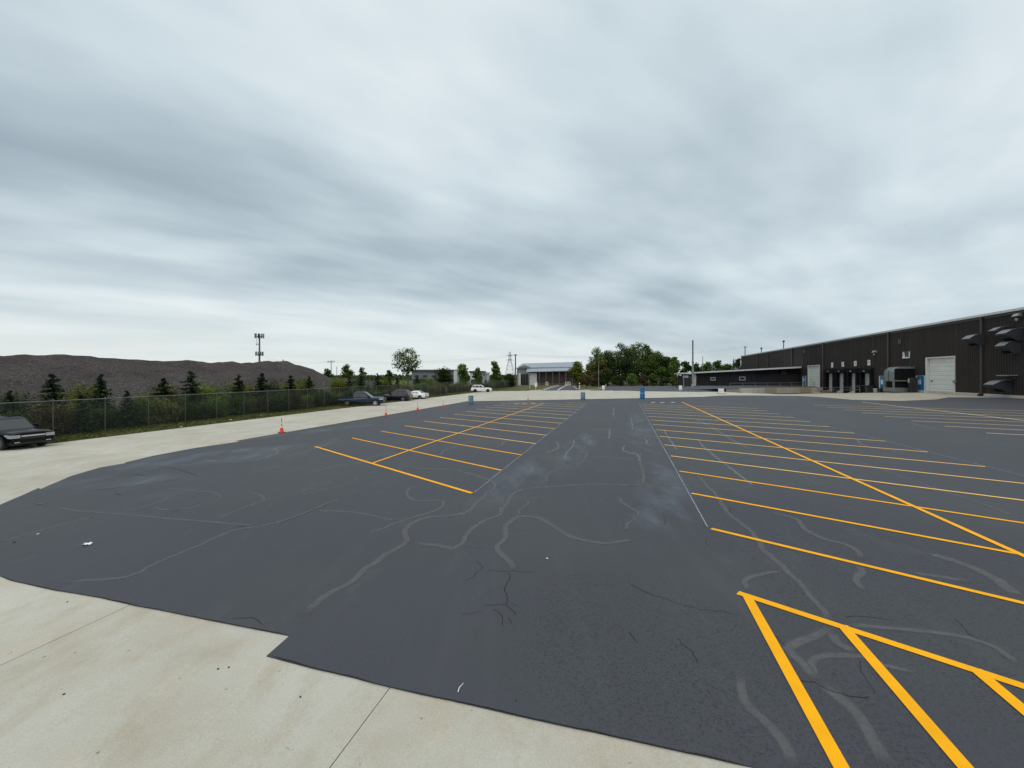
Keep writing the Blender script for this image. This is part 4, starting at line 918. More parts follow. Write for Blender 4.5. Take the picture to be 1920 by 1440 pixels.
# ------------------------------------------------------------------ chain link fence
def fence():
    FB = -37.5; fl = empty('chain_link_fence', W(14, FB)+(0,), -TH, label='tall galvanised chain link fence with pipe top rail along the verge', cat='fence')
    hgt = 2.5; mb = MB(); L = 3.0; k = .085
    for s in (1, -1):
        c = -hgt
        while c < L:
            y0, z0, y1, z1 = c, 0, c+hgt, hgt
            if y0 < 0: z0 = -y0; y0 = 0
            if y1 > L: z1 -= y1-L; y1 = L
            if y1-y0 > .02:
                if s == 1: mb.tube((0, y0, z0), (0, y1, z1), .0032, n=3)
                else: mb.tube((.004, L-y0, z0), (.004, L-y1, z1), .0032, n=3)
            c += k
    mesh = mb.mesh('chain_link_mesh', 'fence_wire', recalc=False); post = MB().tube((0, 0, -.3), (0, 0, hgt+.05), .024, n=7).lathe([(.032, hgt+.03), (.036, hgt+.08), (.01, hgt+.12)], 8).mesh('post', 'galv_dull')
    n = 46
    for i in range(n+1):
        a = 5+i*3.0; z = gz(*W(a, FB)); link('post', post, fl, (0, a-14, z))
        if i < n:
            z2 = gz(*W(a+3, FB)); o = link('chain_link_mesh', mesh, fl, (.04, a-14, (z+z2)/2+.03)); o['kind'] = 'stuff'
            MB().tube((0, a-14, z+hgt), (0, a-11, z2+hgt), .022, n=6).build('top_rail', 'galv_dull' if a > 47 else 'steel_pole', fl)
fence()

# ------------------------------------------------------------------ trees further off
tree('tall open-crowned tree standing alone against the sky left of centre', 765, 125, 650.5, 58, 'leaf_mid', 'vase', 3, 1500, .48, .36, 22, sparse=True, shell=.3)
tree('round green tree right of the crossarm utility pole', 651, 150, 682, 28, 'leaf_mid', 'round', 4, 1400, .5)
tree('dark tree at the foot of the dirt mound behind the utility pole', 612, 140, 690, 27, 'leaf_dark', 'round', 5, 1400, .5, .1)
tree('thin light green tree left of the lone tall tree', 679, 150, 688, 17, 'leaf_mid', 'oval', 6, 700, .45, .15)
tree('small round dark tree just left of the lone tall tree', 729, 150, 693, 16, 'leaf_dark', 'round', 7, 800, .45, .1)
tree('broad dark bushy tree in front of the long grey building', 832, 140, 688, 36, 'leaf_dark', 'round', 8, 1900, .5, .05)
tree('upright leafy tree right of the long grey building', 868, 135, 681, 26, 'leaf_mid', 'oval', 9, 1700, .5, .08)
tree('smaller grey green tree between two upright trees', 897, 140, 688.5, 22, 'leaf_mid', 'round', 10, 1000, .5, .1)
tree('upright tree nearest the lattice tower', 928, 135, 676.5, 30, 'leaf_mid', 'cone', 11, 2000, .5, .06)
tree('low dark round tree under the lattice tower', 955, 145, 699, 28, 'leaf_dark', 'round', 12, 1000, .45, .02)
tree('yellowish willow in front of the barn end', 1083, 122, 677, 34, 'leaf_yellow', 'round', 13, 2600, .45, .06, shell=.45)
tree('small reddish ornamental tree beside the willow', 1099, 118, 703, 24, 'leaf_brown', 'round', 14, 900, .4, .3)
WD = [(1118, 168, 649, 30, 'leaf_mid', 'pale-topped tree at the left edge of the wood'), (1140, 180, 655, 34, 'leaf_dark', 'dark tree second from the left in the wood'), (1124, 150, 668, 34, 'leaf_olive', 'olive tree low on the left side of the wood'), (1165, 185, 641, 30, 'leaf_dark', 'narrow dark peak left of the tallest crown in the wood'), (1196, 190, 638, 52, 'leaf_mid', 'tallest broad crown in the middle of the wood'),
      (1178, 172, 655, 38, 'leaf_dark', 'dark tree in front of the tallest crown of the wood'), (1214, 180, 644, 34, 'leaf_mid', 'bright right shoulder of the tallest crown in the wood'), (1232, 178, 657, 34, 'leaf_mid', 'tree just right of the tallest crown in the wood'), (1250, 180, 667, 26, 'leaf_dark', 'lower dark tree near the right end of the wood'), (1266, 172, 668, 20, 'leaf_mid', 'thin tree at the right end of the wood'),
      (1150, 192, 656, 44, 'leaf_mid', 'tree filling the gap behind the left half of the wood'), (1184, 198, 648, 44, 'leaf_dark', 'dark tree behind the middle of the wood'), (1226, 195, 658, 44, 'leaf_dark', 'dark tree behind the right half of the wood'), (1108, 160, 680, 26, 'leaf_olive', 'low olive tree at the outer left of the wood'), (1248, 190, 672, 34, 'leaf_mid', 'tree behind the right end of the wood')]
for i, (x, t, yt, w, m, lab) in enumerate(WD): tree(lab, x, t, yt, w*1.22, m, 'round' if i not in (3, 9) else 'oval', 30+i, 2700 if w > 30 else 1700, .62, .04, 20, group='wood beyond the far lot')
for i, (x, t, yt, w, m) in enumerate([(1112, 150, 706, 22, 'leaf_brown'), (1134, 155, 703, 26, 'leaf_dark'), (1160, 160, 702, 30, 'leaf_dark'), (1186, 160, 699, 28, 'leaf_mid'), (1208, 160, 703, 22, 'leaf_brown'), (1226, 160, 700, 26, 'leaf_mid'), (1243, 165, 705, 18, 'leaf_dark'), (1262, 165, 706, 20, 'leaf_olive')]):
    tree('%s bush from the left along the foot of the wood' % ORD[i], x, t, yt, w, m, 'round', 60+i, 1000, .45, .0, 9, group='bushes at the foot of the wood', name='bush', cat='bush')
for i, (x, t, yt, w, m) in enumerate([(1286, 205, 676, 26, 'leaf_dark'), (1306, 210, 679, 28, 'leaf_dark'), (1325, 215, 677, 30, 'leaf_mid'), (1346, 215, 675, 26, 'leaf_mid'), (1364, 220, 681, 26, 'leaf_mid'), (1386, 225, 671, 24, 'leaf_dark')]):
    tree('%s tree from the left above the annex roof' % ORD[i], x, t, yt, w, m, 'round', 80+i, 1700, .7, .1, group='trees behind the annex')
X, Y = far(1375.5, 200); r = empty('conifer_tree', ground(X, Y), 0, label='narrow dark conifer above the annex near the warehouse corner', cat='conifer')
for nm, me in (('boughs', SP[1]), ('trunk', TR)):
    o = link(nm, me, r); o.scale = (1.6, 1.6, (zat(671, 200)-gz(X, Y))/4.75)
def treeline():
    rng = random.Random(9); pts = []
    for _ in range(15000):
        an = rng.uniform(-1.05, .75); t = rng.uniform(330, 420); X = math.tan(an)*t if abs(an) < 1.2 else 0
        hh = 4.2+2.2*noise.noise((X*.03, 1, 0))+1.2*noise.noise((X*.15, 2, 0)); z = rng.random()**.8*hh*1.15
        pts.append(((X, t+rng.uniform(-10, 10), -.8+z), (0, -.4, .4), .2+.5*z/hh))
    tag(link('distant_treeline', leaves(pts, 2.0, 'leaf_dark', 'distant_treeline', rng)), 'low line of trees along the far horizon', 'trees', kind='stuff')
treeline()

# ------------------------------------------------------------------ far buildings
def barn():
    t = 185; X, Y = far(1035, t); z = gz(X, Y); r = empty('barn', (X, Y, z), math.radians(4), label='grey metal-roofed barn with lean-to behind the entry drive', cat='barn')
    def px(x): return (x-1035)/F*t
    def pz(y): return zat(y, t)-z
    x0, x1 = px(972), px(1097); D = 16
    MB().box(x0+.6, x1-.6, 2, D, -.3, pz(690.5)).build('wall', 'barn_wall', r)
    m = MB().add([(x0, 1.4, pz(689.5)), (x1, 1.4, pz(687)), (x1-1.0, D/2+1, pz(677)), (x0+2.6, D/2+1, pz(680.3)), (x0, D+.5, pz(689.5)), (x1, D+.5, pz(687)), (x0, 1.4, pz(690.5)), (x1, 1.4, pz(688)), (x0, D+.5, pz(690.5)), (x1, D+.5, pz(688))], [(0, 1, 2, 3), (3, 2, 5, 4), (0, 3, 4), (1, 5, 2), (0, 6, 7, 1), (6, 8, 9, 7), (4, 5, 9, 8), (0, 4, 8, 6), (1, 7, 9, 5)]); rf = m.build('roof', 'barn_roof', r)
    MB().add([(px(972), 1.3, pz(688.6)), (px(996), 1.3, pz(688.6)), (px(983), 1.3, pz(684.2)), (px(984), 6, pz(684.6))], [(0, 1, 2), (0, 2, 3), (1, 3, 2)]).build('dormer', 'barn_wall', rf)
    MB().add([(px(984), -4.5, pz(697)), (px(1094), -4.5, pz(694.5)), (px(1094), 2.0, pz(687.6)), (px(990), 2.0, pz(690.2)), (px(984), -4.5, pz(698)), (px(1094), -4.5, pz(695.5)), (px(1094), 2.0, pz(688.6)), (px(990), 2, pz(691.2))], [(0, 1, 2, 3), (4, 7, 6, 5), (0, 4, 5, 1), (0, 3, 7, 4), (1, 5, 6, 2)]).build('lean_to_roof', 'barn_roof', r)
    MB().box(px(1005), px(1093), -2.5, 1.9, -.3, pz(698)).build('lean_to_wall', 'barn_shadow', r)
    MB().box(px(992), px(1004.5), -3.4, 1.8, -.3, pz(699.5)).build('end_bay', 'barn_white', r); MB().box(px(972.5), px(975.5), -1.5, 1.9, -.3, pz(700)).build('pier', 'barn_white', r)
    for k in range(3): MB().box(px(976.3+k*5), px(980.4+k*5), 1.7, 1.95, 0, pz(701.5)).build('bay_opening', 'far_dark', r)
    for k in range(7): MB().box(px(1008+k*12.3), px(1009+k*12.3), -4.4, -4.1, -.3, pz(696.2)).build('post', 'wood_pole', r)
    MB().box(px(1005), px(1093), -2.58, -2.51, -.2, .9).build('stone_base', 'rust_brown', r)
barn()
def far_block(x0, x1, yt, t, label, wall, roof, wins=0, depth=20):
    X, Y = far((x0+x1)/2, t); z = gz(X, Y); w = (x1-x0)/F*t; h = zat(yt, t)-z; r = empty('industrial_building', (X, Y, z), 0, label=label, cat='building')
    MB().box(-w/2, w/2, 0, depth, -.4, h*.86).build('wall', wall, r); MB().box(-w/2-.4, w/2+.4, -.5, depth+.4, h*.86+.003, h).build('roof', roof, r)
    for k in range(wins): 
        f = -w/2+w*(k+.3)/wins; p = MB().box(f, f+w/wins*.5, -.06, .05, h*.46, h*.60).build('window', 'far_dark', r)
    MB().box(-w/2+.5, w/2-.5, -.12, -.005, .2, h*.33).build('loading_bay', 'far_dark', r)
    return r
fb = far_block(772, 853, 693, 215, 'long low grey industrial building behind the lone tree', 'far_grey', 'far_roof', 5)
MB().box((851-812.5)/F*215, (857-812.5)/F*215, -.6, 8, -.3, zat(694.5, 215)+.4).build('corner_tower', 'far_white', fb)
far_block(881, 906, 695.5, 220, 'smaller white and grey building between the upright trees', 'far_white', 'far_roof', 2); far_block(908, 914, 698, 230, 'narrow white building edge left of the tallest upright tree', 'far_white', 'far_white', 0)
far_block(1238, 1282, 703.5, 215, 'low white building glimpsed through the trees left of the annex', 'far_white', 'far_white', 0)

# ------------------------------------------------------------------ poles, towers, wires
def pole(label, x, t, ytop, r0=.16, arms=(), mat='wood_pole', name='utility_pole', cat='pole'):
    X, Y = far(x, t); z = gz(X, Y); h = zat(ytop, t)-z; r = empty(name, (X, Y, z), 0, label=label, cat=cat)
    MB().tube((0, 0, -.3), (0, 0, h), r0, r0*.7, 8).build('shaft', mat, r, smooth=True)
    for dz, w in arms:
        c = MB().box(-w/2, w/2, -r0-.12, -r0*.6, h-dz-.12, h-dz+.1).build('crossarm', 'wood_pole', r)
        for k in (-.45, -.2, .2, .45): MB().lathe([(.05, 0), (.08, .1), (.03, .25)], 6, (w*k, -r0-.06, h-dz+.1)).build('insulator', 'galv_dull', c)
    return Vector((X, Y, z+h))
p1 = pole('weathered utility pole with crossarm behind the parked pickup', 621, 160, 676, .17, ((.5, 2.8),))
pole('short slim pole right of the crossarm pole', 631.5, 165, 687, .14)
p2 = pole('thick utility pole left of the barn', 966.5, 165, 664.5, .30, ((.3, 1.2),))
p3 = pole('utility pole rising behind the warehouse corner', 1397, 205, 649.5, .28, ((.4, 1.6),))
p0 = pole('faint pole top behind the end of the dirt mound', 531, 190, 674, .3)
p4 = pole('slim dark pole right of the steel light pole', 1317.5, 150, 668, .13)
pole('slim pale lamp pole in front of the wood', 1122.5, 118, 681, .07, mat='galv', name='lamp_pole')
def span(label, p, q, sag, dz=(0, -.6)):
    m = MB(); n = 12
    for d in dz:
        pts = [p.lerp(q, i/n)+Vector((0, 0, d-4*sag*(i/n)*(1-i/n))) for i in range(n+1)]
        for a, b in zip(pts[:-1], pts[1:]): m.tube(a, b, .022, n=4)
    o = m.build('power_line', 'wire'); tag(o, label, 'wire')
span('pair of wires from the crossarm pole to the thick pole', p1, p2, 1.5); span('pair of wires from the thick pole across the wood', p2, p3, 2.5); span('pair of wires from the crossarm pole over the dirt mound', p1, Vector((-110, 190, 12)), 1.5)
span('wire running right from the pole behind the warehouse', p3, Vector((170, 215, 18)), 1.0, (0,))
# steel light pole by the annex
X, Y = far(1299, 104); z = gz(X, Y); lp = empty('light_pole', (X, Y, z), 0, label='tall square steel light pole on concrete base before the annex', cat='light pole'); h = zat(638, 104)-z
MB().lathe([(.3, -.2), (.3, .75), (.26, .8)], 14).build('base', 'footing_concrete', lp); MB().box(-.17, .17, -.17, .17, .8, 6.2).build('lower_shaft', 'steel_pole', lp); MB().box(-.13, .13, -.13, .13, 6.2, h).build('upper_shaft', 'galv_dull', lp); MB().box(-.19, .19, -.19, .19, 6.1, 6.3).build('collar', 'dark_metal', lp)
# cell tower
def cell_tower():
    t = 210; X, Y = far(486.5, t); z = -1.0; h = zat(626, t)-z; r = empty('cell_tower', (X, Y, z), .3, label='slender cell phone tower with two antenna platforms behind the mound', cat='tower')
    MB().tube((0, 0, 0), (0, 0, h), .55, .32, 10).build('mast', 'galv_dull', r, smooth=True)
    for zz, rad, n, ph in ((h-1.3, 1.9, 9, 2.2), (h*.6+zat(660, t)*0, 1.6, 6, 2.0)):
        p = MB().lathe([(rad*.9, zz-.12), (rad, zz), (rad*.9, zz+.1)], 12).build('platform', 'galv_dull', r)
        for k in range(n):
            an = 6.28*k/n; c, s = math.cos(an)*rad, math.sin(an)*rad; MB().box(c-.2, c+.2, s-.2, s+.2, zz-ph*.35, zz+ph*.65).build('antenna', 'far_roof' if k % 2 else 'galv', r)
    MB().box(-1.5, 0, -.25, .25, h*.79, h*.79+.3).build('bracket', 'galv_dull', r); MB().tube((-1.2, 0, h-6), (-1.2, 0, h-1.3), .08, n=5).build('whip', 'galv_dull', r)
cell_tower()
plain('hazed_steel', (.42, .45, .46), .6, 0)  # steel for the lattice tower, lightened so distance haze sits in its colour
def lattice():
    t = 420; X, Y = far(956, t); z = -.6; h = zat(659.5, t)-z; r = empty('lattice_tower', (X, Y, z), .2, label='faint steel lattice transmission tower on the horizon left of the barn', cat='tower')
    def rad(f): return 4.6*(1-f)**1.3*.9+.9 if f < .55 else 1.5-.9*(f-.55)/.45
    m = [Vector((sx*rad(f), sy*rad(f), h*f)) for f in (0, .2, .38, .52, .66, .78, .9, 1) for sx, sy in ((-1, -1), (1, -1), (1, 1), (-1, 1))]
    legs = MB(); br = MB()
    for k in range(7):
        for j in range(4): legs.tube(m[4*k+j], m[4*k+4+j], .16, n=4); br.tube(m[4*k+j], m[4*k+4+(j+1) % 4], .09, n=4); br.tube(m[4*k+(j+1) % 4], m[4*k+4+j], .09, n=4); br.tube(m[4*k+j], m[4*k+(j+1) % 4], .09, n=4)
    legs.build('legs', 'hazed_steel', r); br.build('bracing', 'hazed_steel', r)
    for f, w in ((.70, 4.5), (.86, 4)): MB().add([(-w, 0, h*f), (0, -.7, h*f+.8), (w, 0, h*f), (0, .7, h*f+.8), (0, 0, h*f-.2)], [(0, 1, 2, 3), (0, 4, 1), (1, 4, 2), (2, 4, 3), (3, 4, 0)]).build('arm', 'hazed_steel', r)
lattice()

# ------------------------------------------------------------------ signs and posts by the drive
X, Y = far(1004.5, 97); r = empty('roadside_sign', ground(X, Y), 0, label='small white sign on a post at the edge of the concrete road', cat='sign'); MB().box(-.04, .04, -.03, .03, -.2, 1.9).build('post', 'sign_cream', r); MB().box(-.26, .26, -.06, -.032, 1.1, 1.95).build('panel', 'sign_white', r)
for i, (x, t, h, w, lab) in enumerate([(1086.5, 104, 1.7, .13, 'white marker post at the kerb corner beside the willow'), (993.5, 130, 1.3, .16, 'yellow marker post at the end of the fence'), (1136, 135, .9, .1, 'small white post at the corner of the far lot')]):
    X, Y = far(x, t); r = empty('marker_post', ground(X, Y), 0, label=lab, cat='post'); MB().lathe([(w, -.2), (w, h-.1), (w*.7, h)], 10).build('shaft', 'post_yellow' if i == 1 else 'sign_cream', r, smooth=True); MB().lathe([(w*1.03, h*.66), (w*1.03, h*.8)], 10).build('band', 'dark_metal', r)
for i, x in enumerate((1005.5, 1025.5, 1062, 1067.5)):
    X, Y = far(x, 165); r = empty('hoop_bollard', ground(X, Y), 0, label='%s pale hoop guard from the left in front of the barn' % ORD[i], cat='bollard', group='hoop guards before the barn')
    m = MB(); n = 8; pts = [(-.42, 0, -.2), (-.42, 0, 1.1)]+[(-.42*math.cos(k/n*math.pi), 0, 1.1+.42*math.sin(k/n*math.pi)) for k in range(1, n)]+[(.42, 0, 1.1), (.42, 0, -.2)]
    for p, q in zip(pts[:-1], pts[1:]): m.tube(p, q, .12, n=7)
    m.build('hoop', 'sign_cream', r, smooth=True); MB().box(-.3, .3, -.03, .03, .5, .8).build('cross_plate', 'sign_cream', r)

# ------------------------------------------------------------------ drums, cones, boxes
def drum_profile(h, r):
    return [(r*.93, 0), (r, .03*h), (r, .30*h), (r*1.045, .33*h), (r, .36*h), (r, .63*h), (r*1.045, .66*h), (r, .69*h), (r, .96*h), (r*1.03, .98*h), (r*1.03, h), (r*.95, h), (r*.93, h*.985)]
def drum(x, y, h, rr, mat, label, stack=False, name='drum', cat='barrel', pos=None):
    X, Y = pos or at(x, y); r = empty(name, ground(X, Y, .012), .4, label=label, cat=cat, group='drums along the lot edge')
    MB().lathe(drum_profile(h, rr), 18).build('shell', mat, r, smooth=True); MB().lathe([(rr*.9, h*.985), (rr*.9, h*1.0), (rr*.2, h*1.005)], 18).build('lid', mat, r)
    MB().lathe([(.05, h*1.0), (.05, h*1.03)], 8, (rr*.55, 0, 0)).build('bung', 'white_plastic', r)
    return X, Y, gz(X, Y)+.012
drum(883, 758, 1.12, .33, 'drum_pale_blue', 'pale blue drum at the left far corner of the lot'); drum(1093, 749.5, 1.05, .33, 'drum_pale_blue', 'pale blue drum at the far end of the left stall block')
X, Y, z = drum(1204.5, 748, .80, .33, 'drum_blue', 'lower bright blue drum of the stack at the aisle end')
r = empty('drum', (X, Y, z+.80), 1.2, label='upper bright blue drum stacked on the other blue drum', cat='barrel', group='drums along the lot edge')
MB().lathe([(.34, 0), (.34, .03)], 18).build('ring', 'white_plastic', r); MB().lathe([(a_, b_+.03) for a_, b_ in drum_profile(.74, .31)], 18).build('shell', 'drum_blue', r, smooth=True); MB().lathe([(.27, .76), (.27, .78), (.06, .785)], 18).build('lid', 'drum_blue', r)
X1, Y1 = far(1131.5, 97); drum(0, 0, 1.05, .33, 'white_plastic', 'white drum at the far edge of the road near the grass island', pos=(X1, Y1))
X1, Y1 = far(1276, 86); drum(0, 0, 1.0, .33, 'white_plastic', 'white drum left of the annex at the far lot edge', pos=(X1, Y1))
X, Y = at(1352, 738); r = empty('white_tote', ground(X, Y, .01), -TH, label='square white slatted tote on a pale base by the platform wall', cat='tote')
MB().box(-.55, .75, -.45, .45, 0, .12).build('base', 'footing_concrete', r); MB().box(-.36, .36, -.36, .36, .12, .88).build('tank', 'white_plastic', r)
for k in range(5): MB().box(-.36+k*.165, -.30+k*.165, -.385, -.362, .14, .86).build('slat', 'white_plastic', r)
for zz in (.3, .58, .84): MB().box(-.39, .39, -.40, -.387, zz, zz+.05).build('rail', 'galv', r)

def make_cone(label, X, Y, k=1.0, rz=0):
    r = empty('traffic_cone', ground(X, Y, .006), rz, label=label, cat='cone', group='cones along the road edge'); r.scale = (k, k, k)
    b = MB().prism([(-.19, -.16), (-.16, -.19), (.16, -.19), (.19, -.16), (.19, .16), (.16, .19), (-.16, .19), (-.19, .16)], 'z', 0, .035).build('base', 'black_plastic' if k > .9 else 'orange_plastic', r)
    MB().lathe([(.15, .035), (.135, .07), (.048, .56), (.036, .58)], 18).build('body', 'orange_plastic', r, smooth=True)
    MB().lathe([(.088, .345), (.062, .485)], 18).build('collar', 'reflective_white', r, smooth=True) 
    MB().lathe([(.036, .58), (.03, .60), (.03, .70)], 10).build('neck', 'reflective_white', r); MB().tube((0, 0, .70), (0, 0, .88), .016, n=8).build('stick', 'dark_metal', r); MB().lathe([(.012, .88), (.03, .90), (.03, .94), (.01, .96)], 8).build('knob', 'dark_metal', r)
for i, (x, y, k, lab) in enumerate([(528, 811.5, 1.0, 'orange traffic cone nearest the camera on the road edge'), (723.5, 780.5, 1.0, 'second orange traffic cone along the road edge, near the pickup'), (783, 770, .98, 'third orange traffic cone along the road edge, below the white sedan'), (831, 763, .8, 'short orange traffic cone left of the pale blue corner drum'), (990, 751, .85, 'orange traffic cone at the far end of the left stall block')]):
    X, Y = at(x, y); make_cone(lab, X, Y, k, i*.7)

# ------------------------------------------------------------------ vehicles (x forward, y left)
def apply_cut(o, cutters):
    for c in cutters:
        m = o.modifiers.new('cut', 'BOOLEAN'); m.operation = 'DIFFERENCE'; m.object = c; m.solver = 'EXACT'
    dg = bpy.context.evaluated_depsgraph_get(); me = bpy.data.meshes.new_from_object(o.evaluated_get(dg)); o.modifiers.clear(); old = o.data; o.data = me
    for c in cutters: bpy.data.objects.remove(c)
def wheel_parts(parent, x, y, r, w, side, spokes=8, rim='rim'):
    wh_ = MB(); n = 20; prof = [(r*.62, -w/2), (r*.93, -w/2), (r, -w*.32), (r, w*.32), (r*.93, w/2), (r*.62, w/2)]
    vs = []; fs = []
    for rr, yy in prof:
        for i in range(n): q = 6.283*i/n; vs.append((x+rr*math.cos(q), y+yy, r+rr*math.sin(q)))
    for k in range(len(prof)-1): fs += [(k*n+i, k*n+(i+1) % n, (k+1)*n+(i+1) % n, (k+1)*n+i) for i in range(n)]
    fs.append(tuple(range(n))); fs.append(tuple(range((len(prof)-1)*n, len(prof)*n)))
    o = wh_.add(vs, fs).build('wheel', 'rubber', parent, smooth=True)
    ro = MB(); yo = y+side*w*.5
    for i in range(spokes):
        q = 6.283*i/spokes; dx, dz = math.cos(q), math.sin(q); px, pz = -dz*r*.07, dx*r*.07; a, b = r*.12, r*.6
        P = [(x+dx*a+px*1.2, yo, r+dz*a+pz*1.2), (x+dx*b+px*.8, yo, r+dz*b+pz*.8), (x+dx*b-px*.8, yo, r+dz*b-pz*.8), (x+dx*a-px*1.2, yo, r+dz*a-pz*1.2)]
        ro.add(P+[(p[0], p[1]+side*.02, p[2]) for p in P], [(0, 1, 2, 3), (4, 5, 6, 7), (0, 1, 5, 4), (1, 2, 6, 5), (2, 3, 7, 6), (3, 0, 4, 7)])
    ro.tube((x, yo, r), (x, yo+side*.03, r), r*.15, n=12)
    vs = []; 
    for rr in (r*.58, r*.66):
        for dy in (0, .018): vs += [(x+rr*math.cos(6.283*i/n), yo+side*dy, r+rr*math.sin(6.283*i/n)) for i in range(n)]
    ro.add(vs, [(0*n+i, n+i, n+(i+1) % n, (i+1) % n) for i in range(n)]+[(n+i, 3*n+i, 3*n+(i+1) % n, n+(i+1) % n) for i in range(n)]+[(2*n+i, 2*n+(i+1) % n, 3*n+(i+1) % n, 3*n+i) for i in range(n)])
    ro.build('rim', rim, o)
def car(label, X, Y, heading, spec, paint, group='vehicles parked on the verge'):
    s = spec; c = empty(s['name'], ground(X, Y, .0), math.atan2(heading[1], heading[0]), label=label, cat=s['cat'], group=group)
    st = s['st']; vs = []; m = 14
    for (x, zb, zt, hw) in st:
        zm = zb+(zt-zb)*.45
        ring = [(hw*.84, zb), (hw*.965, zb+.07), (hw, zm-.08), (hw*.995, zm+.10), (hw*.965, zt-.10), (hw*.91, zt-.02), (hw*.5, zt+.035)]
        vs += [(x, y, z) for y, z in ring] + [(x, -y, z) for y, z in ring[::-1]]
    fs = [(k*m+i, k*m+(i+1) % m, (k+1)*m+(i+1) % m, (k+1)*m+i) for k in range(len(st)-1) for i in range(m)]
    fs += [tuple(range(m)), tuple(range((len(st)-1)*m, len(st)*m))]
    body = MB().add(vs, fs).build('body', paint, c, smooth=True)
    hw = s['hw']; r = s['r']; xf, xr = s['xf'], s['xr']; cut = []
    for x in (xf, xr):
        for sd in (1, -1):
            k = MB().tube((x, sd*(hw-.32), r*1.02), (x, sd*(hw+.3), r*1.02), r*1.16, n=20).build('cut', 'rubber'); k.matrix_world = c.matrix_world if False else k.matrix_world
            k.parent = c; cut.append(k)
    bpy.context.view_layer.update(); apply_cut(body, cut); body.data.materials.clear(); body.data.materials.append(MAT[paint])
    for x in (xf, xr):
        for sd in (1, -1): wheel_parts(c, x, sd*(hw-.13), r, .22, sd, s.get('spokes', 8), s.get('rim', 'rim'))
    MB().box(xr-.4, xf+.4, -hw*.7, hw*.7, r*.55, r*1.0).build('underbody', 'black_plastic', c)
    # cabin
    b0, b1, t0, t1, zb, zr, wb, wt = s['cab']                     # rear base, front base, rear top, front top, belt, roof, half widths
    zm = zr-.07
    cv = [(b0, wb, zb), (b1, wb, zb), (b1, -wb, zb), (b0, -wb, zb), (t0, wt, zm), (t1, wt, zm), (t1, -wt, zm), (t0, -wt, zm), (t0+.12, wt*.82, zr), (t1-.18, wt*.82, zr), (t1-.18, -wt*.82, zr), (t0+.12, -wt*.82, zr)]
    MB().add(cv, [(0, 1, 5, 4), (1, 2, 6, 5), (2, 3, 7, 6), (3, 0, 4, 7), (4, 5, 9, 8), (5, 6, 10, 9), (6, 7, 11, 10), (7, 4, 8, 11), (8, 9, 10, 11), (3, 2, 1, 0)]).build('cabin', s.get('roof', paint), c, smooth=False)
    def side(u, v, sd, off=.008):
        x = (b0+(b1-b0)*u)*(1-v)+(t0+(t1-t0)*u)*v; return (x, sd*((wb*(1-v)+wt*v)+off), zb+(zm-zb)*v)
    for sd in (1, -1):
        for (u0, u1, v0, v1) in s['side']:
            P = [side(u0, v0, sd), side(u1, v0, sd), side(u1, v1, sd), side(u0, v1, sd)]; MB().add(P, [(0, 1, 2, 3) if sd < 0 else (3, 2, 1, 0)]).build('side_window', 'glass', c, recalc=False)
        mx, mz = b1-.35, zb+.06
        mr = MB().box(mx-.1, mx+.09, sd*(wb+.14)-.10, sd*(wb+.14)+.10, mz, mz+.17).build('mirror', s.get('mirror', paint), c)
        for u in s.get('handles', (.36, .66)):
            hx = b0+(b1-b0)*u; MB().box(hx-.1, hx+.1, sd*hw*.985-.02, sd*hw*.985+.02, zb-.2, zb-.165).build('door_handle', s.get('trim', 'black_plastic'), c)
    def end(xb, xt, u, v, dx): return (xb*(1-v)+xt*v+dx, (wb*(1-v)+wt*v)*u, zb+(zm-zb)*v+.004)
    MB().add([end(b1, t1, -.9, .06, .012), end(b1, t1, .9, .06, .012), end(b1, t1, .88, .95, .012), end(b1, t1, -.88, .95, .012)], [(0, 1, 2, 3)]).build('windscreen', 'glass', c, recalc=False)
    MB().add([end(b0, t0, -.88, .1, -.012), end(b0, t0, .88, .1, -.012), end(b0, t0, .86, .92, -.012), end(b0, t0, -.86, .92, -.012)], [(3, 2, 1, 0)]).build('rear_window', 'glass', c, recalc=False)
    # front and rear details
    F0 = st[-1][0]; zf = s['zlamp']; hwf = st[-1][3]
    for sd in (1, -1):
        MB().prism([(F0-.5, zf-.09), (F0+.025, zf-.10), (F0+.02, zf+.07), (F0-.5, zf+.10)], 'y', min(sd*hwf*.60, sd*(hwf*1.0+.035)), max(sd*hwf*.60, sd*(hwf*1.0+.035))).build('headlight', 'lamp', c)
        MB().box(F0-.02, F0+.03, min(sd*hwf*.62, sd*hwf*.86), max(sd*hwf*.62, sd*hwf*.86), st[-1][1]+.10, st[-1][1]+.145).build('fog_lamp', 'lamp', c)
        R0 = st[0][0]; MB().box(R0-.02, R0+.1, min(sd*st[0][3]*.72, sd*(st[0][3]*1.0-.01)), max(sd*st[0][3]*.72, sd*(st[0][3]*1.0-.01)), s['ztail']-.16, s['ztail']+.14).build('tail_light', 'tail_lamp', c)
    g = MB().box(F0-.02, F0+.02, -hwf*.58, hwf*.58, zf-.17, zf+.08).build('grille', s.get('grille', 'black_plastic'), c)
    for zz in s.get('bars', (.0,)): MB().box(F0+.021, F0+.045, -hwf*.57, hwf*.57, zf+zz-.035, zf+zz+.035).build('grille_bar', 'chrome', g)
    MB().box(F0-.1, F0+.035, -hwf*.92, hwf*.92, st[-1][1]+.02, st[-1][1]+.10).build('front_bumper', 'black_plastic', c); MB().box(st[0][0]-.05, st[0][0]+.1, -hw*.88, hw*.88, st[0][1]+.04, st[0][1]+.16).build('rear_bumper', s.get('rbump', 'black_plastic'), c)
    MB().box(st[0][0]-.03, st[0][0]+.02, -.26, .26, s['ztail']-.2, s['ztail']-.05).build('number_plate', 'sign_white', c)
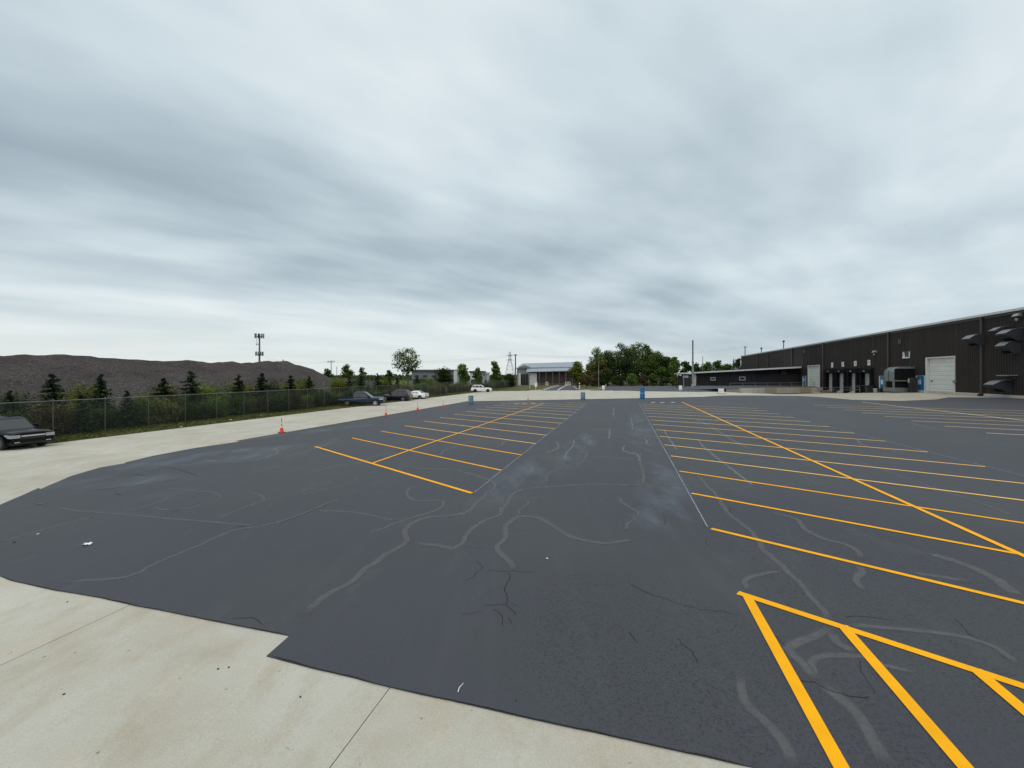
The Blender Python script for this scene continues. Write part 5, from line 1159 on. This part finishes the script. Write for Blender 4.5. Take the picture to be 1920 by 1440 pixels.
    if s.get('rack'):
        for sd in (1, -1): MB().box(t0+.2, t1-.3, sd*wt*.86-.02, sd*wt*.86+.02, zr+.02, zr+.05).build('roof_rail', 'galv', c)
    if s.get('extra'): s['extra'](c, s, paint)
    return c
SUV = dict(name='sport_utility_vehicle', cat='car', hw=.96, r=.38, xf=1.5, xr=-1.45, st=[(-2.42, .36, .98, .86), (-2.3, .30, 1.06, .93), (-1.2, .28, 1.08, .96), (.6, .28, 1.08, .96), (1.1, .28, 1.07, .955), (1.9, .29, 1.02, .94), (2.32, .31, .95, .89), (2.46, .36, .86, .80)],
    cab=(-2.25, .98, -1.95, .20, 1.05, 1.73, .90, .74), side=((.03, .24, .15, .86), (.27, .56, .12, .88), (.59, .88, .12, .88)), zlamp=.78, ztail=.9, rack=True, bars=(.02,))
BOXY = dict(SUV, st=[(-2.55, .34, 1.0, .90), (-2.45, .30, 1.05, .95), (-1.2, .27, 1.07, .97), (.7, .27, 1.07, .97), (1.4, .28, 1.06, .965), (2.1, .28, 1.03, .95), (2.42, .30, .99, .93), (2.52, .34, .93, .90)], xf=1.58, xr=-1.42, cab=(-2.45, 1.0, -2.2, .35, 1.05, 1.73, .93, .80), zlamp=.80, r=.39, spokes=10, side=((.03, .27, .15, .86), (.29, .58, .12, .88), (.60, .90, .12, .88)), bars=(.0,), rack=False)
SEDAN = dict(name='sedan', cat='car', hw=.91, r=.33, xf=1.42, xr=-1.36, st=[(-2.36, .36, .98, .80), (-2.2, .28, 1.02, .88), (-1.2, .25, .98, .91), (.5, .24, .94, .91), (1.2, .25, .90, .91), (1.95, .26, .78, .88), (2.3, .30, .68, .80), (2.4, .34, .62, .70)],
    cab=(-1.95, 1.05, -.95, .05, .94, 1.44, .85, .63), side=((.22, .50, .12, .84), (.53, .86, .12, .84)), zlamp=.62, ztail=.86, handles=(.42, .66))
def bed(c, s, paint):
    for sd in (1, -1): MB().box(-2.95, -1.05, min(sd*.86, sd*.96), max(sd*.86, sd*.96), 1.02, 1.22).build('bed_side', paint, c)
    MB().box(-3.0, -2.9, -.93, .93, .8, 1.22).build('tailgate', paint, c); MB().box(-1.1, -1.02, -.9, .9, 1.02, 1.26).build('bed_front', paint, c); MB().box(-2.9, -1.1, -.858, .858, 1.03, 1.09).build('bed_liner', 'black_plastic', c)
PICK = dict(name='pickup_truck', cat='truck', hw=.99, r=.40, xf=1.85, xr=-1.78, st=[(-2.95, .55, 1.0, .95), (-2.8, .48, 1.04, .98), (-1.2, .42, 1.05, .99), (.6, .40, 1.14, .99), (1.2, .42, 1.18, .985), (2.0, .45, 1.17, .975), (2.7, .48, 1.13, .95), (2.85, .52, 1.05, .93)],
    cab=(-1.1, 1.35, -.95, .45, 1.12, 1.88, .93, .76), side=((.05, .36, .14, .88), (.40, .86, .1, .88)), zlamp=.95, ztail=.95, extra=bed, spokes=6, rim='chrome', handles=(.3, .55), bars=(.0,), rbump='chrome')
XB = (CU, -SU)
X, Y = W(16.45, -35.0); car('black boxy SUV with chrome grille bar, cut by the left edge', X, Y, XB, BOXY, 'paint_black')
X, Y = far(680, 57.5); car('dark blue crew cab pickup truck facing the road', X, Y, (.995, .10), PICK, 'paint_blue')
X, Y = far(743, 68); car('dark SUV with red tail lights parked tail out beside the pickup', X, Y, (-.985, .12), dict(SUV, roof='paint_maroon'), 'paint_maroon')
X, Y = far(777, 73.5); car('white sedan parked tail out beside the dark SUV', X, Y, (-.97, .2), SEDAN, 'paint_white')
X, Y = far(902.5, 100); car('white SUV standing alone on the far grass verge', X, Y, (1, .08), dict(SUV, mirror='black_plastic', rim='dark_metal'), 'paint_white')

# ------------------------------------------------------------------ litter
def lump(label, x, y, s, mat, name, seed, flat=.5, cat='debris', dz=.014):
    rng = random.Random(seed); X, Y = at(x, y); bm = bmesh.new(); bmesh.ops.create_icosphere(bm, subdivisions=2, radius=s)
    for v in bm.verts: v.co *= 1+.35*noise.noise(v.co*(2.5/s)+Vector((seed, 0, 0))); v.co.z *= flat; v.co.x *= 1.3
    me = bpy.data.meshes.new(name); bm.to_mesh(me); bm.free(); me.materials.append(MAT[mat]); o = link(name, me, None, ground(X, Y, dz+s*flat*.6), seed); tag(o, label, cat)
def crumple(label, x, y, s, seed):
    rng = random.Random(seed); X, Y = at(x, y); n = 6; vs = [((i/n-.5)*s*1.4, (j/n-.5)*s, .015+abs(rng.gauss(0, .16))*s*(1 if 0 < i < n else .3)) for i in range(n+1) for j in range(n+1)]
    o = MB().add(vs, [(i*(n+1)+j, i*(n+1)+j+1, (i+1)*(n+1)+j+1, (i+1)*(n+1)+j) for i in range(n) for j in range(n)]).build('paper_scrap', 'paper'); o.location = ground(X, Y, .015); o.rotation_euler.z = .4; tag(o, label, 'litter')
crumple('crumpled white paper lying on the asphalt at the left', 163, 1023, .11, 1)
lump('tiny pale scrap left of the white paper on the asphalt', 71, 1003, .028, 'twig', 'scrap', 2); lump('small dark pebble left of its twin on the near concrete', 409, 1254.5, .010, 'pebble', 'pebble', 3, .7, dz=0); lump('small dark pebble right of its twin on the near concrete', 429, 1251.5, .010, 'pebble', 'pebble', 4, .7, dz=0)
lump('small dark pebble nearest the slab joint on the concrete', 563, 1307, .010, 'pebble', 'pebble', 5, .7, dz=0); lump('small dark pebble on the left concrete slab', 126, 1129, .010, 'pebble', 'pebble', 6, .7, dz=0); lump('tiny dark pebble low on the left of the concrete', 120, 1302, .011, 'pebble', 'pebble', 7, .7, dz=0)
lump('black tar spot on the near asphalt', 968, 1316, .010, 'pebble', 'tar_spot', 8, .3); lump('tiny white chip on the asphalt of the aisle', 1026, 1048.5, .014, 'paper', 'chip', 9); lump('small dark lump on the left asphalt below the dusty patch', 27, 1018, .022, 'pebble', 'pebble', 10)
X, Y = at(860, 1293); o = MB().tube((0, -.06, 0), (.008, .0, .006), .0045, n=6).tube((.008, 0, .006), (.045, .075, .0), .0045, .003, 6).build('twig', 'paper'); o.location = ground(X, Y, .018); tag(o, 'thin pale bent twig on the near asphalt', 'twig')
for i, (x, y, s) in enumerate([(432, 790, .12), (488, 782, .1), (508, 780, .11), (530, 777.5, .1), (582, 766, .13), (340, 803, .1), (135, 822, .14)]):
    lump('%s pale scrap of litter from the left in the verge grass' % ORD[i], x, y-2, s, 'twig' if i < 6 else 'rust_brown', 'litter', 20+i, .4, 'litter')

ribbon('tar_edge', [(1405, 1439), (1200, 1394), (735, 1290.5), (620, 1262), (503, 1231)], .022, 'crack', .0165, jit=.0005, seed=90)
ribbon('tar_edge', [(541, 1192.5), (250, 1135.5), (190, 1122), (100, 1107), (20, 1089), (0, 1081)], .02, 'crack', .0165, jit=.0005, seed=91)
